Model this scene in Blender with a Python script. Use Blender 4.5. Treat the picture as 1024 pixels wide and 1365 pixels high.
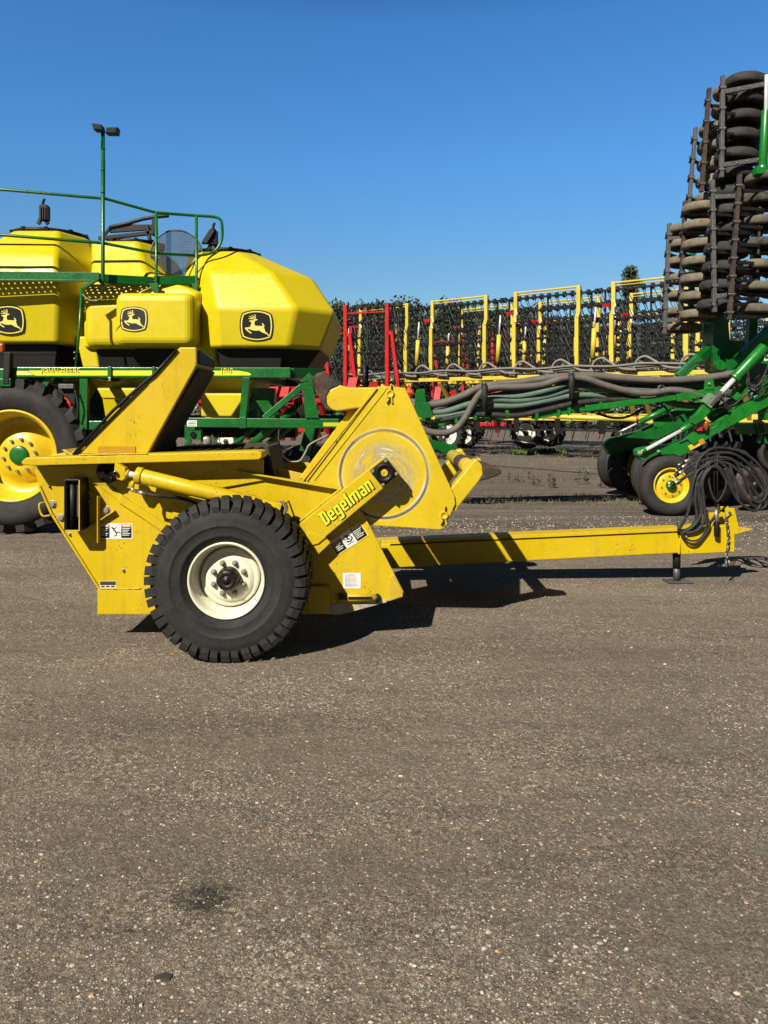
import bpy, bmesh, math, random
from mathutils import Vector, Matrix, noise
from mathutils.geometry import tessellate_polygon
random.seed(7)
R = math.radians
for o in list(bpy.data.objects): bpy.data.objects.remove(o)
scene = bpy.context.scene
col = scene.collection

# ---------------------------------------------------------------- camera
CAM_H = 1.65; F = 986.0; HX = 512.0; HY = 545.0
cam_d = bpy.data.cameras.new('camera'); cam = bpy.data.objects.new('camera', cam_d); col.objects.link(cam)
cam.location = (0, 0, CAM_H); cam.rotation_euler = (R(90), 0, 0)
cam_d.sensor_fit = 'VERTICAL'; cam_d.sensor_height = 36.0; cam_d.lens = F/1365*36.0
cam_d.shift_y = -(682.5-HY)/1365
cam_d.clip_start = 0.05; cam_d.clip_end = 3000
scene.camera = cam
# ---------------------------------------------------------------- light
SUN = Vector((-0.65, -1.02, 1.0)).normalized()          # towards the sun
elev = math.asin(SUN.z)
sd = bpy.data.lights.new('sun', 'SUN'); sd.energy = 5.0; sd.angle = R(0.53); sd.color = (1.0, 0.93, 0.80)
so = bpy.data.objects.new('sun', sd); col.objects.link(so)
so.rotation_euler = SUN.to_track_quat('Z', 'Y').to_euler(); so.location = (-10, -15, 20)
world = bpy.data.worlds.new('World'); scene.world = world; world.use_nodes = True
wn = world.node_tree; bg = wn.nodes['Background']
sky = wn.nodes.new('ShaderNodeTexSky'); sky.sky_type = 'NISHITA'; sky.sun_disc = False
sky.sun_elevation = elev; sky.sun_rotation = math.atan2(SUN.x, SUN.y)
sky.air_density = 1.0; sky.dust_density = 0.3; sky.ozone_density = 2.2; sky.altitude = 300
tcw = wn.nodes.new('ShaderNodeTexCoord'); sz = wn.nodes.new('ShaderNodeSeparateXYZ'); wn.links.new(tcw.outputs['Generated'], sz.inputs[0])
rw = wn.nodes.new('ShaderNodeValToRGB'); wn.links.new(sz.outputs[2], rw.inputs[0]); e_ = rw.color_ramp.elements
while len(e_) < 6: e_.new(.5)
for i_, (p_, c_) in enumerate([(0,(.62,.88,.92)),(.16,(.60,.85,.93)),(.31,(.53,1.06,1.40)),(.46,(.47,1.05,1.5)),(.62,(.12,.27,.40)),(1,(.05,.12,.18))]):
    e_[i_].position = p_; e_[i_].color = (*[v/1.5*1.0 for v in c_], 1)
mw = wn.nodes.new('ShaderNodeMix'); mw.data_type = 'RGBA'; mw.blend_type = 'MULTIPLY'; mw.inputs[0].default_value = 1
wn.links.new(sky.outputs[0], mw.inputs[6]); wn.links.new(rw.outputs[0], mw.inputs[7])
# sky dimmed on the viewer's side to deepen the shade; nothing real stands there
ry = wn.nodes.new('ShaderNodeValToRGB'); wn.links.new(sz.outputs[1], ry.inputs[0]); my_ = wn.nodes.new('ShaderNodeMapRange'); my_.inputs['From Min'].default_value = -1; my_.inputs['From Max'].default_value = 1
wn.links.new(sz.outputs[1], my_.inputs['Value']); wn.links.new(my_.outputs[0], ry.inputs[0])
ry.color_ramp.elements[0].position = .42; ry.color_ramp.elements[0].color = (.22,.22,.22,1); ry.color_ramp.elements[1].position = .70; ry.color_ramp.elements[1].color = (1,1,1,1)
m2_ = wn.nodes.new('ShaderNodeMix'); m2_.data_type = 'RGBA'; m2_.blend_type = 'MULTIPLY'; m2_.inputs[0].default_value = 1
wn.links.new(mw.outputs[2], m2_.inputs[6]); wn.links.new(ry.outputs[0], m2_.inputs[7])
wn.links.new(m2_.outputs[2], bg.inputs[0]); bg.inputs[1].default_value = 0.088*1.25*1.02*.80
scene.view_settings.view_transform = 'Standard'; scene.view_settings.look = 'None'
scene.view_settings.exposure = 0.9; scene.view_settings.gamma = 1.0
scene.render.resolution_x = 768; scene.render.resolution_y = 1024

# ---------------------------------------------------------------- helpers
def P(px, py, Y): return Vector(((px-HX)*Y/F, Y, CAM_H-(py-HY)*Y/F))
def lerp(a, b, t): return a+(b-a)*t

class MB:
    """collects shapes (world coordinates) that become ONE mesh object"""
    def __init__(s): s.v = []; s.f = []; s.sm = []; s.mi = []; s.mats = []
    def _m(s, m):
        if m not in s.mats: s.mats.append(m)
        return s.mats.index(m)
    def add(s, vs, fs, m, smooth=False):
        b = len(s.v); s.v += [tuple(v) for v in vs]; k = s._m(m)
        for f in fs: s.f.append(tuple(i+b for i in f)); s.sm.append(smooth); s.mi.append(k)
        return s
    def prism(s, poly, y0, y1, m, Yref=None):
        """poly of pixels measured at depth Yref (default y0), extruded along Y"""
        Yr = y0 if Yref is None else Yref
        pts = [P(x, y, Yr) for x, y in poly]
        return s.prismw([(p.x, p.z) for p in pts], y0, y1, m)
    def prismw(s, xz, y0, y1, m):
        n = len(xz)
        ar = sum(xz[i][0]*xz[(i+1)%n][1]-xz[(i+1)%n][0]*xz[i][1] for i in range(n))
        if ar < 0: xz = xz[::-1]
        if y0 > y1: y0, y1 = y1, y0
        vs = [(x, y0, z) for x, z in xz]+[(x, y1, z) for x, z in xz]
        fs = [tuple(range(n)), tuple(range(2*n-1, n-1, -1))]
        fs += [(i, i+n, (i+1)%n+n, (i+1)%n) for i in range(n)]
        return s.add(vs, fs, m)
    def box(s, c, d, m, rot=None):
        c = Vector(c); h = Vector(d)/2
        vs = [Vector((x*h.x, y*h.y, z*h.z)) for x in (-1, 1) for y in (-1, 1) for z in (-1, 1)]
        if rot is not None: vs = [rot @ v for v in vs]
        fs = [(0,1,3,2),(4,6,7,5),(0,4,5,1),(2,3,7,6),(0,2,6,4),(1,5,7,3)]
        return s.add([c+v for v in vs], fs, m)
    def bar(s, a, b, w, h, m, up=(0,0,1)):
        """rectangular bar a->b, w across, h along up"""
        a = Vector(a); b = Vector(b); d = (b-a); L = d.length; d.normalize()
        up = Vector(up); sx = d.cross(up)
        if sx.length < 1e-4: sx = d.cross(Vector((0,1,0)))
        sx.normalize(); uz = sx.cross(d).normalized()
        rot = Matrix((d, sx, uz)).transposed()
        return s.box((a+b)/2, (L, w, h), m, rot)
    def tube(s, pts, r, m, n=8, smooth=True, cap=True, closed=False):
        pts = [Vector(p) for p in pts]; N = len(pts)
        rs = r if isinstance(r, (list, tuple)) else [r]*N
        up = Vector((0,0,1)); vs = []; prev = None
        for i, p in enumerate(pts):
            if closed: t = pts[(i+1)%N]-pts[i-1]
            else: t = pts[min(i+1, N-1)]-pts[max(i-1, 0)]
            if t.length < 1e-9: t = Vector((0,0,1))
            t.normalize()
            if prev is None:
                u = Vector((0,0,1)) if abs(t.z) < .9 else Vector((1,0,0))
                u = (u-t*u.dot(t)).normalized()
            else:
                u = prev-t*prev.dot(t)
                u = u.normalized() if u.length > 1e-6 else prev
            prev = u; w = t.cross(u)
            for k in range(n):
                a = 2*math.pi*k/n; vs.append(p+(u*math.cos(a)+w*math.sin(a))*rs[i])
        fs = []
        M_ = N if closed else N-1
        for i in range(M_):
            j = (i+1)%N
            for k in range(n): fs.append((i*n+k, i*n+(k+1)%n, j*n+(k+1)%n, j*n+k))
        s.add(vs, fs, m, smooth)
        if cap and not closed:
            s.add(vs[:n], [tuple(range(n-1,-1,-1))], m); s.add(vs[-n:], [tuple(range(n))], m)
        return s
    def cyl(s, a, b, r, m, n=16): return s.tube([a, b], r, m, n)
    def lathe(s, c, axis, prof, m, n=48, smooth=True, close=False):
        """prof: (radius, along-axis) pairs"""
        c = Vector(c); ax = Vector(axis).normalized()
        u = Vector((0,0,1)) if abs(ax.z) < .9 else Vector((1,0,0))
        u = (u-ax*u.dot(ax)).normalized(); w = ax.cross(u); vs = []; K = len(prof)
        for i in range(n):
            a = 2*math.pi*i/n; d = u*math.cos(a)+w*math.sin(a)
            for r, h in prof: vs.append(c+d*r+ax*h)
        fs = []
        for i in range(n):
            j = (i+1)%n
            for k in range(K-1 if not close else K):
                k2 = (k+1)%K; fs.append((i*K+k, j*K+k, j*K+k2, i*K+k2))
        return s.add(vs, fs, m, smooth)
    def loft(s, rings, m, caps=(True, True), smooth=False):
        n = len(rings[0]); vs = [p for r in rings for p in r]; fs = []
        for i in range(len(rings)-1):
            for k in range(n): fs.append((i*n+k, i*n+(k+1)%n, (i+1)*n+(k+1)%n, (i+1)*n+k))
        if caps[0]: fs.append(tuple(range(n-1,-1,-1)))
        if caps[1]: fs.append(tuple(range((len(rings)-1)*n, len(rings)*n)))
        return s.add(vs, fs, m, smooth)
    def ball(s, c, r, m, n=8, sc=(1,1,1)):
        vs = []; fs = []; c = Vector(c); h = max(4, n//2)
        for i in range(h+1):
            t = math.pi*i/h
            for k in range(n):
                a = 2*math.pi*k/n
                vs.append(c+Vector((math.sin(t)*math.cos(a)*sc[0], math.sin(t)*math.sin(a)*sc[1], math.cos(t)*sc[2]))*r)
        for i in range(h):
            for k in range(n): fs.append((i*n+k, (i+1)*n+k, (i+1)*n+(k+1)%n, i*n+(k+1)%n))
        return s.add(vs, fs, m, True)
    def split(s, name, parent=None, bevel=0, seg=2, ang=32):
        """every loose piece becomes an object of its own"""
        par = list(range(len(s.v)))
        def find(i):
            while par[i] != i: par[i] = par[par[i]]; i = par[i]
            return i
        key = {}
        for i, v in enumerate(s.v):
            k = (round(v[0], 5), round(v[1], 5), round(v[2], 5))
            if k in key: par[find(i)] = find(key[k])
            else: key[k] = i
        for f in s.f:
            for i in f[1:]: par[find(i)] = find(f[0])
        groups = {}
        for k, f in enumerate(s.f): groups.setdefault(find(f[0]), []).append(k)
        out = []
        for fl in groups.values():
            b = MB(); mp = {}; b.mats = s.mats
            for k in fl:
                for i in s.f[k]:
                    if i not in mp: mp[i] = len(b.v); b.v.append(s.v[i])
                b.f.append(tuple(mp[i] for i in s.f[k])); b.sm.append(s.sm[k]); b.mi.append(s.mi[k])
            out.append(b.build(name, parent, bevel, seg, True, ang))
        return out
    def build(s, name, parent=None, bevel=0, seg=2, fix=True, ang=32):
        me = bpy.data.meshes.new(name)
        vs = s.v
        root = parent
        while root is not None and root.parent is not None: root = root.parent
        if root is not None and root.type == 'EMPTY':
            inv = root.matrix_basis.inverted(); vs = [tuple(inv @ Vector(v)) for v in vs]
        me.from_pydata(vs, [], s.f)
        for m in s.mats: me.materials.append(m)
        me.polygons.foreach_set('material_index', s.mi); me.polygons.foreach_set('use_smooth', s.sm)
        if fix:
            bm = bmesh.new(); bm.from_mesh(me)
            bmesh.ops.remove_doubles(bm, verts=bm.verts, dist=1e-5)
            bmesh.ops.recalc_face_normals(bm, faces=bm.faces)
            bm.to_mesh(me); bm.free()
        me.update()
        o = bpy.data.objects.new(name, me); col.objects.link(o)
        if parent is not None: o.parent = parent
        if bevel:
            b = o.modifiers.new('bevel', 'BEVEL'); b.width = bevel; b.segments = seg; b.limit_method = 'ANGLE'
            b.angle_limit = R(ang); b.harden_normals = False
        return o

def cr(pts, k=8, closed=False):
    """Catmull-Rom"""
    pts = [Vector(p) for p in pts]; out = []; N = len(pts)
    for i in range(N if closed else N-1):
        if closed: p0, p1, p2, p3 = pts[i-1], pts[i], pts[(i+1)%N], pts[(i+2)%N]
        else: p0, p1, p2, p3 = pts[max(i-1,0)], pts[i], pts[i+1], pts[min(i+2,N-1)]
        for j in range(k):
            t = j/k
            out.append(0.5*((2*p1)+(p2-p0)*t+(2*p0-5*p1+4*p2-p3)*t*t+(3*p1-p0-3*p2+p3)*t**3))
    if not closed: out.append(pts[-1])
    return out
def arcpts(c, r, a0, a1, n, y): return [Vector((c[0]+r*math.cos(R(lerp(a0,a1,i/n))), y, c[1]+r*math.sin(R(lerp(a0,a1,i/n))))) for i in range(n+1)]

def thing(name, label, cat, loc=(0,0,0), group=None, rz=0):
    o = bpy.data.objects.new(name, None); col.objects.link(o); o.location = loc; o.rotation_euler = (0,0,rz)
    o.empty_display_size = .2
    o.matrix_basis = Matrix.Translation(Vector(loc)) @ Matrix.Rotation(rz, 4, 'Z')
    o['label'] = label; o['category'] = cat
    if group: o['group'] = group
    return o
def tag(o, label=None, cat=None, group=None, kind=None):
    if label: o['label'] = label
    if cat: o['category'] = cat
    if group: o['group'] = group
    if kind: o['kind'] = kind
    return o
def kids(o): return [c for c in bpy.data.objects if c.parent == o]
def copy_tree(o, parent=None):
    c = o.copy(); col.objects.link(c); c.parent = parent
    for ch in kids(o): copy_tree(ch, c)
    return c

# ---------------------------------------------------------------- materials
KA = .56          # the picture is exposed up by about half a stop, so paints keep real-world values
def nodes(name):
    m = bpy.data.materials.new(name); m.use_nodes = True; nt = m.node_tree
    return m, nt, nt.nodes['Principled BSDF']
def tex(nt, kind, scale, detail=4, rough=.55, vec=None, **kw):
    t = nt.nodes.new(kind)
    if 'Scale' in t.inputs: t.inputs['Scale'].default_value = scale
    if 'Detail' in t.inputs: t.inputs['Detail'].default_value = detail
    if 'Roughness' in t.inputs and kind == 'ShaderNodeTexNoise': t.inputs['Roughness'].default_value = rough
    if vec is not None: nt.links.new(vec, t.inputs['Vector'])
    return t
def ramp(nt, fac, stops):
    r = nt.nodes.new('ShaderNodeValToRGB'); nt.links.new(fac, r.inputs[0])
    e = r.color_ramp.elements
    while len(e) < len(stops): e.new(.5)
    for i, (p, c) in enumerate(stops):
        e[i].position = p; e[i].color = (c, c, c, 1) if isinstance(c, (int, float)) else (*c, 1)
    return r
def mix(nt, fac, a, b, mode='MIX'):
    n = nt.nodes.new('ShaderNodeMix'); n.data_type = 'RGBA'; n.blend_type = mode
    if isinstance(fac, (int, float)): n.inputs[0].default_value = fac
    else: nt.links.new(fac, n.inputs[0])
    for idx, v in ((6, a), (7, b)):
        if isinstance(v, (tuple, list)): n.inputs[idx].default_value = (*v, 1)
        else: nt.links.new(v, n.inputs[idx])
    return n.outputs[2]
def coord(nt, what='Object'):
    return nt.nodes.new('ShaderNodeTexCoord').outputs[what]
def bump(nt, bs, h, strength=.2, dist=.01):
    b = nt.nodes.new('ShaderNodeBump'); b.inputs['Strength'].default_value = strength; b.inputs['Distance'].default_value = dist
    nt.links.new(h, b.inputs['Height']); nt.links.new(b.outputs[0], bs.inputs['Normal']); return b
def paint(name, c, rough=.42, dirt=.35, dirtc=(.16,.13,.09), scale=3.0, chips=0.0, metal=0, spec=.5, bmp=.05, var=.12, streak=0):
    c = tuple(x*KA for x in c); dirtc = tuple(x*KA for x in dirtc)
    m, nt, bs = nodes(name); v = coord(nt)
    n1 = tex(nt, 'ShaderNodeTexNoise', scale, 6, .65, v); n2 = tex(nt, 'ShaderNodeTexNoise', scale*9, 5, .6, v)
    d = tuple(x*(1-var*1.6) for x in c); l = tuple(min(1, x*(1+var)) for x in c)
    base = mix(nt, ramp(nt, n1.outputs[0], [(.35, 0), (.65, 1)]).outputs[0], d, l)
    dm = nt.nodes.new('ShaderNodeMath'); dm.operation = 'MULTIPLY'
    nt.links.new(ramp(nt, n1.outputs[0], [(.5, 0), (.72, 1)]).outputs[0], dm.inputs[0])
    nt.links.new(ramp(nt, n2.outputs[0], [(.4, 0), (.66, dirt)]).outputs[0], dm.inputs[1])
    base = mix(nt, dm.outputs[0], base, dirtc)
    if streak:      # rain-washed dust runs and faded bands
        mp = nt.nodes.new('ShaderNodeMapping'); mp.inputs['Scale'].default_value = (14, 3, .9); nt.links.new(v, mp.inputs['Vector'])
        n5 = tex(nt, 'ShaderNodeTexNoise', 1.0, 5, .6, mp.outputs[0])
        base = mix(nt, ramp(nt, n5.outputs[0], [(.52, 0), (.78, streak)]).outputs[0], base, dirtc)
        n6 = tex(nt, 'ShaderNodeTexNoise', 1.1, 3, .5, v)
        base = mix(nt, ramp(nt, n6.outputs[0], [(.45, 0), (.75, streak*.5)]).outputs[0], base, tuple(min(1,x*.9+.06) for x in c))
    if chips:
        n3 = tex(nt, 'ShaderNodeTexNoise', 55, 3, .7, v); n4 = tex(nt, 'ShaderNodeTexNoise', 5, 3, .5, v)
        mm = nt.nodes.new('ShaderNodeMath'); mm.operation = 'MULTIPLY'
        nt.links.new(ramp(nt, n3.outputs[0], [(.70-chips*.12, 0), (.72-chips*.12, 1)]).outputs[0], mm.inputs[0])
        nt.links.new(ramp(nt, n4.outputs[0], [(.5, 0), (.6, 1)]).outputs[0], mm.inputs[1])
        base = mix(nt, mm.outputs[0], base, (.07,.045,.03))
    nt.links.new(base, bs.inputs['Base Color'])
    rr = ramp(nt, n2.outputs[0], [(.3, max(0, rough-.12)), (.7, min(1, rough+.15))]); nt.links.new(rr.outputs[0], bs.inputs['Roughness'])
    bs.inputs['Metallic'].default_value = metal; bs.inputs['Specular IOR Level'].default_value = spec
    if bmp: bump(nt, bs, n2.outputs[0], bmp, .01)
    return m
def plain(name, c, rough=.6, metal=0):
    c = tuple(x*KA for x in c)
    m, nt, bs = nodes(name); v = coord(nt); n1 = tex(nt, 'ShaderNodeTexNoise', 12, 4, .6, v)
    nt.links.new(mix(nt, n1.outputs[0], tuple(x*.8 for x in c), tuple(min(1, x*1.15) for x in c)), bs.inputs['Base Color'])
    bs.inputs['Roughness'].default_value = rough; bs.inputs['Metallic'].default_value = metal
    return m

Y_PICK = paint('picker yellow paint', (.77,.545,.004), .42, .42, (.34,.23,.05), 2.2, chips=.7, var=.07, spec=.28, bmp=.09, streak=.35)
Y_SCUF = paint('scuffed yellow paint', (.72,.50,.02), .55, .6, (.62,.52,.30), 6, chips=.8, var=.06)
Y_REEL = paint('reel yellow paint', (.80,.575,.005), .45, .35, (.45,.33,.10), 3, chips=.45, var=.07)
Y_TANK = paint('tank yellow plastic', (.80,.645,.002), .40, .30, (.58,.46,.08), 1.0, var=.05, bmp=.03, spec=.35, streak=.25)
Y_RIM  = paint('yellow rim paint', (.92,.64,.015), .35, .35, (.45,.32,.08), 7, var=.08)
Y_FRAME= paint('harrow yellow paint', (.82,.62,.06), .5, .4, (.35,.28,.12), 1.5, var=.1)
G_JD   = paint('green implement paint', (.004,.150,.017), .33, .35, (.07,.09,.045), 4, var=.18)
G_DRILL= paint('bright green paint', (.008,.21,.018), .32, .3, (.07,.10,.04), 5, var=.18)
RED_P  = paint('red implement paint', (.62,.010,.016), .45, .3, (.2,.05,.04), 3, var=.15, spec=.25)
CREAM  = paint('cream rim paint', (1.0,.95,.74), .45, .4, (.40,.33,.20), 8, chips=.2, var=.06)
WHITE_R= paint('white rim paint', (1.0,.98,.88), .5, .5, (.35,.30,.22), 5, var=.08)
BLACK  = paint('black painted steel', (.009,.009,.010), .55, .25, (.06,.05,.04), 8, var=.3, spec=.3)
DKMET  = paint('dark oily steel', (.020,.016,.013), .45, .5, (.07,.045,.03), 20, metal=.4, var=.3)
STEEL  = paint('weathered grey steel', (.16,.16,.155), .5, .5, (.14,.08,.05), 6, metal=.3, var=.2)
RUST   = paint('rusty brown steel', (.075,.050,.040), .75, .5, (.06,.05,.045), 8, metal=.1, var=.35, bmp=.25)
WORN   = paint('bare worn brown steel', (.21,.145,.10), .6, .7, (.33,.30,.26), 12, metal=.25, var=.25, bmp=.3)
CHROME = paint('bright cylinder rod', (1.1,1.1,1.1), .18, .1, (.9,.88,.84), 2, metal=.35, var=.02, bmp=0)
ZINC   = paint('zinc plated bolt', (.55,.53,.45), .35, .4, (.2,.17,.12), 30, metal=.6, var=.15)
def rubber(name, c, dust, amt, scale=5, rough=.75):
    c = tuple(x*KA for x in c); dust = tuple(x*KA for x in dust)
    m, nt, bs = nodes(name); v = coord(nt)
    n1 = tex(nt, 'ShaderNodeTexNoise', scale, 7, .7, v); n2 = tex(nt, 'ShaderNodeTexNoise', scale*14, 4, .6, v)
    base = mix(nt, ramp(nt, n2.outputs[0], [(.35, 0), (.7, 1)]).outputs[0], c, tuple(x*1.7 for x in c))
    base = mix(nt, ramp(nt, n1.outputs[0], [(.38, 0), (.75, amt)]).outputs[0], base, dust)
    nt.links.new(base, bs.inputs['Base Color']); bs.inputs['Roughness'].default_value = rough
    bs.inputs['Specular IOR Level'].default_value = .22
    bump(nt, bs, n2.outputs[0], .25, .004); return m
TYRE  = rubber('tyre rubber', (.017,.0175,.018), (.062,.058,.052), .75)
TYRE2 = rubber('dusty tyre rubber', (.022,.0215,.021), (.085,.078,.066), .55)
TYRE_D= rubber('black packer tyre rubber', (.024,.024,.025), (.09,.08,.062), .7, 7)
MUDT  = rubber('mud caked packer tyre', (.13,.112,.082), (.36,.305,.22), .95, 9, .95)
HOSEB = rubber('black hydraulic hose', (.018,.018,.019), (.11,.10,.09), .5, 9, .55)
HOSE1 = rubber('grey brown air hose', (.105,.092,.080), (.27,.245,.215), .6, 4, .6)
HOSE2 = rubber('dull green air hose', (.085,.145,.110), (.22,.25,.21), .6, 4, .55)
HOSE3 = rubber('light grey air hose', (.20,.19,.175), (.32,.30,.27), .6, 4, .6)
BLKPL = rubber('black plastic', (.006,.006,.007), (.02,.02,.018), .4, 3, .5)
AMBER = plain('amber lens', (.45,.09,.015), .2)
REDL  = plain('red reflector', (.60,.05,.02), .3)
ORANGE= plain('orange sign film', (.90,.16,.04), .5)
DEC_Y = plain('decal lemon yellow', (1.25,1.12,.03), .35)
DEC_LY= plain('decal pale yellow', (1.2,1.0,.22), .4)
DEC_K = plain('decal black', (.012,.012,.012), .4)
DEC_W = plain('decal white', (1.1,1.1,1.05), .4)
DEC_O = plain('decal orange', (.80,.22,.10), .4)
DEC_G = plain('decal dark green', (.006,.07,.02), .4)
REFL  = plain('amber reflective tape', (.60,.33,.015), .3)
REFL2 = plain('yellow reflective tape', (.85,.62,.04), .3)
LENS  = plain('work lamp glass', (.05,.055,.06), .1)
# ================================================================ SETTING
def ground_mat():
    m, nt, bs = nodes('packed gravel yard'); v = coord(nt, 'Object')
    N, L = nt.nodes, nt.links
    def mapping(sc):
        mp = N.new('ShaderNodeMapping'); mp.inputs['Scale'].default_value = sc; L.new(v, mp.inputs['Vector']); return mp.outputs[0]
    big = tex(nt, 'ShaderNodeTexNoise', .55, 5, .55, mapping((.8, 1.5, 1)))
    streak = tex(nt, 'ShaderNodeTexNoise', 1.0, 6, .6, mapping((.35, 4.0, 1)))
    med = tex(nt, 'ShaderNodeTexNoise', 7, 6, .7, v)
    fine = tex(nt, 'ShaderNodeTexNoise', 95, 4, .75, v)
    fine2 = tex(nt, 'ShaderNodeTexNoise', 260, 3, .8, v)
    c = mix(nt, ramp(nt, big.outputs[0], [(.3, 0), (.7, 1)]).outputs[0], (0.130,0.100,0.065), (0.213,0.166,0.109))
    c = mix(nt, ramp(nt, streak.outputs[0], [(.44, 0), (.70, .5)]).outputs[0], c, (0.088,0.068,0.049))
    c = mix(nt, ramp(nt, med.outputs[0], [(.35, 0), (.75, .55)]).outputs[0], c, (0.224,0.177,0.120))
    c = mix(nt, ramp(nt, fine.outputs[0], [(.32, .75), (.52, 0)]).outputs[0], c, (0.047,0.036,0.027))
    c = mix(nt, ramp(nt, fine2.outputs[0], [(.55, 0), (.75, .7)]).outputs[0], c, (0.343,0.281,0.208))
    # small stones bedded in the surface
    for sc, lo, colr in ((46, .86, (0.416,0.374,0.291)), (85, .84, (0.333,0.291,0.229)), (150, .80, (0.354,0.312,0.239))):
        vo = tex(nt, 'ShaderNodeTexVoronoi', sc, 0, vec=v); vo.inputs['Randomness'].default_value = 1
        seed = N.new('ShaderNodeSeparateColor'); L.new(vo.outputs['Color'], seed.inputs[0])
        a = ramp(nt, seed.outputs[0], [(lo, 0), (lo+.01, 1)]); b = ramp(nt, vo.outputs['Distance'], [(.22, 1), (.34, 0)])
        mm = N.new('ShaderNodeMath'); mm.operation = 'MULTIPLY'; L.new(a.outputs[0], mm.inputs[0]); L.new(b.outputs[0], mm.inputs[1])
        dn = ramp(nt, big.outputs[0], [(.35, .35), (.6, 1)])
        m2 = N.new('ShaderNodeMath'); m2.operation = 'MULTIPLY'; L.new(mm.outputs[0], m2.inputs[0]); L.new(dn.outputs[0], m2.inputs[1])
        cc = mix(nt, seed.outputs[1], tuple(x*.55 for x in colr), colr)
        c = mix(nt, m2.outputs[0], c, cc)
    # far yard: darker soil, sparse weeds
    sep = N.new('ShaderNodeSeparateXYZ'); L.new(v, sep.inputs[0])
    mr = N.new('ShaderNodeMapRange'); mr.inputs['From Min'].default_value = 8.2; mr.inputs['From Max'].default_value = 10.5; L.new(sep.outputs['Y'], mr.inputs['Value'])
    fs = tex(nt, 'ShaderNodeTexNoise', 1.2, 6, .65, mapping((.22, 3.2, 1)))
    soil = mix(nt, ramp(nt, fs.outputs[0], [(.36, 0), (.62, 1)]).outputs[0], (0.042,0.031,0.023), (0.125,0.096,0.070))
    soil = mix(nt, ramp(nt, fine.outputs[0], [(.5, 0), (.72, .75)]).outputs[0], soil, (0.270,0.229,0.187))
    gr = tex(nt, 'ShaderNodeTexNoise', 1.4, 7, .75, mapping((.5, 1.6, 1)))
    soil = mix(nt, ramp(nt, gr.outputs[0], [(.53, 0), (.64, .75)]).outputs[0], soil, (0.078,0.083,0.039))
    c = mix(nt, mr.outputs[0], c, soil)
    # damp dark stain near the viewer
    st = N.new('ShaderNodeVectorMath'); st.operation = 'DISTANCE'; st.inputs[1].default_value = (-.60, 2.50, 0)
    wob = tex(nt, 'ShaderNodeTexNoise', 18, 4, .7, v)
    ad = N.new('ShaderNodeVectorMath'); ad.operation = 'MULTIPLY_ADD'; ad.inputs[1].default_value = (.26,.20,0); L.new(wob.outputs['Color'], ad.inputs[0]); 
    sb = N.new('ShaderNodeVectorMath'); sb.operation = 'SUBTRACT'; sb.inputs[1].default_value = (.13,.10,0); L.new(v, sb.inputs[0]); L.new(sb.outputs[0], ad.inputs[2])
    L.new(ad.outputs[0], st.inputs[0])
    c = mix(nt, ramp(nt, st.outputs['Value'], [(.04, .85), (.115, 0)]).outputs[0], c, (.022,.018,.014))
    # grain: light and dark grit of several sizes, denser in loose patches than on the packed tracks
    loose = tex(nt, 'ShaderNodeTexNoise', 1.0, 5, .6, mapping((.9, 1.6, 1)))
    lo = ramp(nt, loose.outputs[0], [(.38, .30), (.62, 1)]).outputs[0]
    for sc, amt in ((60, .75), (140, .9), (300, .9)):
        vo = tex(nt, 'ShaderNodeTexVoronoi', sc, 0, vec=v); sp_ = N.new('ShaderNodeSeparateColor'); L.new(vo.outputs['Color'], sp_.inputs[0])
        br = ramp(nt, sp_.outputs[2], [(0, .58), (.35, .86), (.7, 1.08), (.9, 1.45), (1, 2.2)])
        fm = N.new('ShaderNodeMath'); fm.operation = 'MULTIPLY'; fm.inputs[1].default_value = amt; L.new(lo, fm.inputs[0])
        c = mix(nt, fm.outputs[0], c, mix(nt, 1.0, c, br.outputs[0], 'MULTIPLY'))
    # wheel tracks: darker damp bands crossing the yard at a slant
    tm = N.new('ShaderNodeMapping'); tm.inputs['Rotation'].default_value = (0,0,R(7)); tm.inputs['Scale'].default_value = (.10, 1.35, 1); L.new(v, tm.inputs['Vector'])
    tk = tex(nt, 'ShaderNodeTexNoise', 1.0, 4, .55, tm.outputs[0])
    c = mix(nt, ramp(nt, tk.outputs[0], [(.50, 0), (.62, .30)]).outputs[0], c, mix(nt, 1.0, c, (.6,.57,.55), 'MULTIPLY'))
    c = mix(nt, 1.0, c, (1.0,1.0,1.0), 'MULTIPLY')
    gm = N.new('ShaderNodeVectorMath'); gm.operation = 'MULTIPLY'; gm.inputs[1].default_value = (1.17,1.22,1.36); L.new(c, gm.inputs[0]); c = gm.outputs[0]
    L.new(c, bs.inputs['Base Color']); bs.inputs['Roughness'].default_value = .92; bs.inputs['Specular IOR Level'].default_value = .25
    ml = N.new('ShaderNodeMath'); ml.operation = 'MULTIPLY_ADD'; ml.inputs[1].default_value = 3.0; L.new(med.outputs[0], ml.inputs[0]); L.new(fine.outputs[0], ml.inputs[2])
    m3 = N.new('ShaderNodeMath'); m3.operation = 'MULTIPLY_ADD'; m3.inputs[1].default_value = .5; L.new(fine2.outputs[0], m3.inputs[0]); L.new(ml.outputs[0], m3.inputs[2])
    bump(nt, bs, m3.outputs[0], 1.0, .018)
    return m
GROUND = ground_mat()
g = MB()
def gz(x, y):
    if y < 1.0 or y > 34: return 0
    r = .006*noise.noise(Vector((x*.9, y*1.6, 0)))+.004*noise.noise(Vector((x*3, y*5, 3)))
    if y > 8.3: r += .010*noise.noise(Vector((x*.18, y*2.6, 7)))
    return r-.006
xs = [-300,-80,-30]+[-12+.2*i for i in range(136)]+[30,80,300]
ys = [-40,0]+[1.2+.1*i for i in range(130)]+[14.4+.4*i for i in range(45)]+[40,60,120,400,1500]
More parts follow.
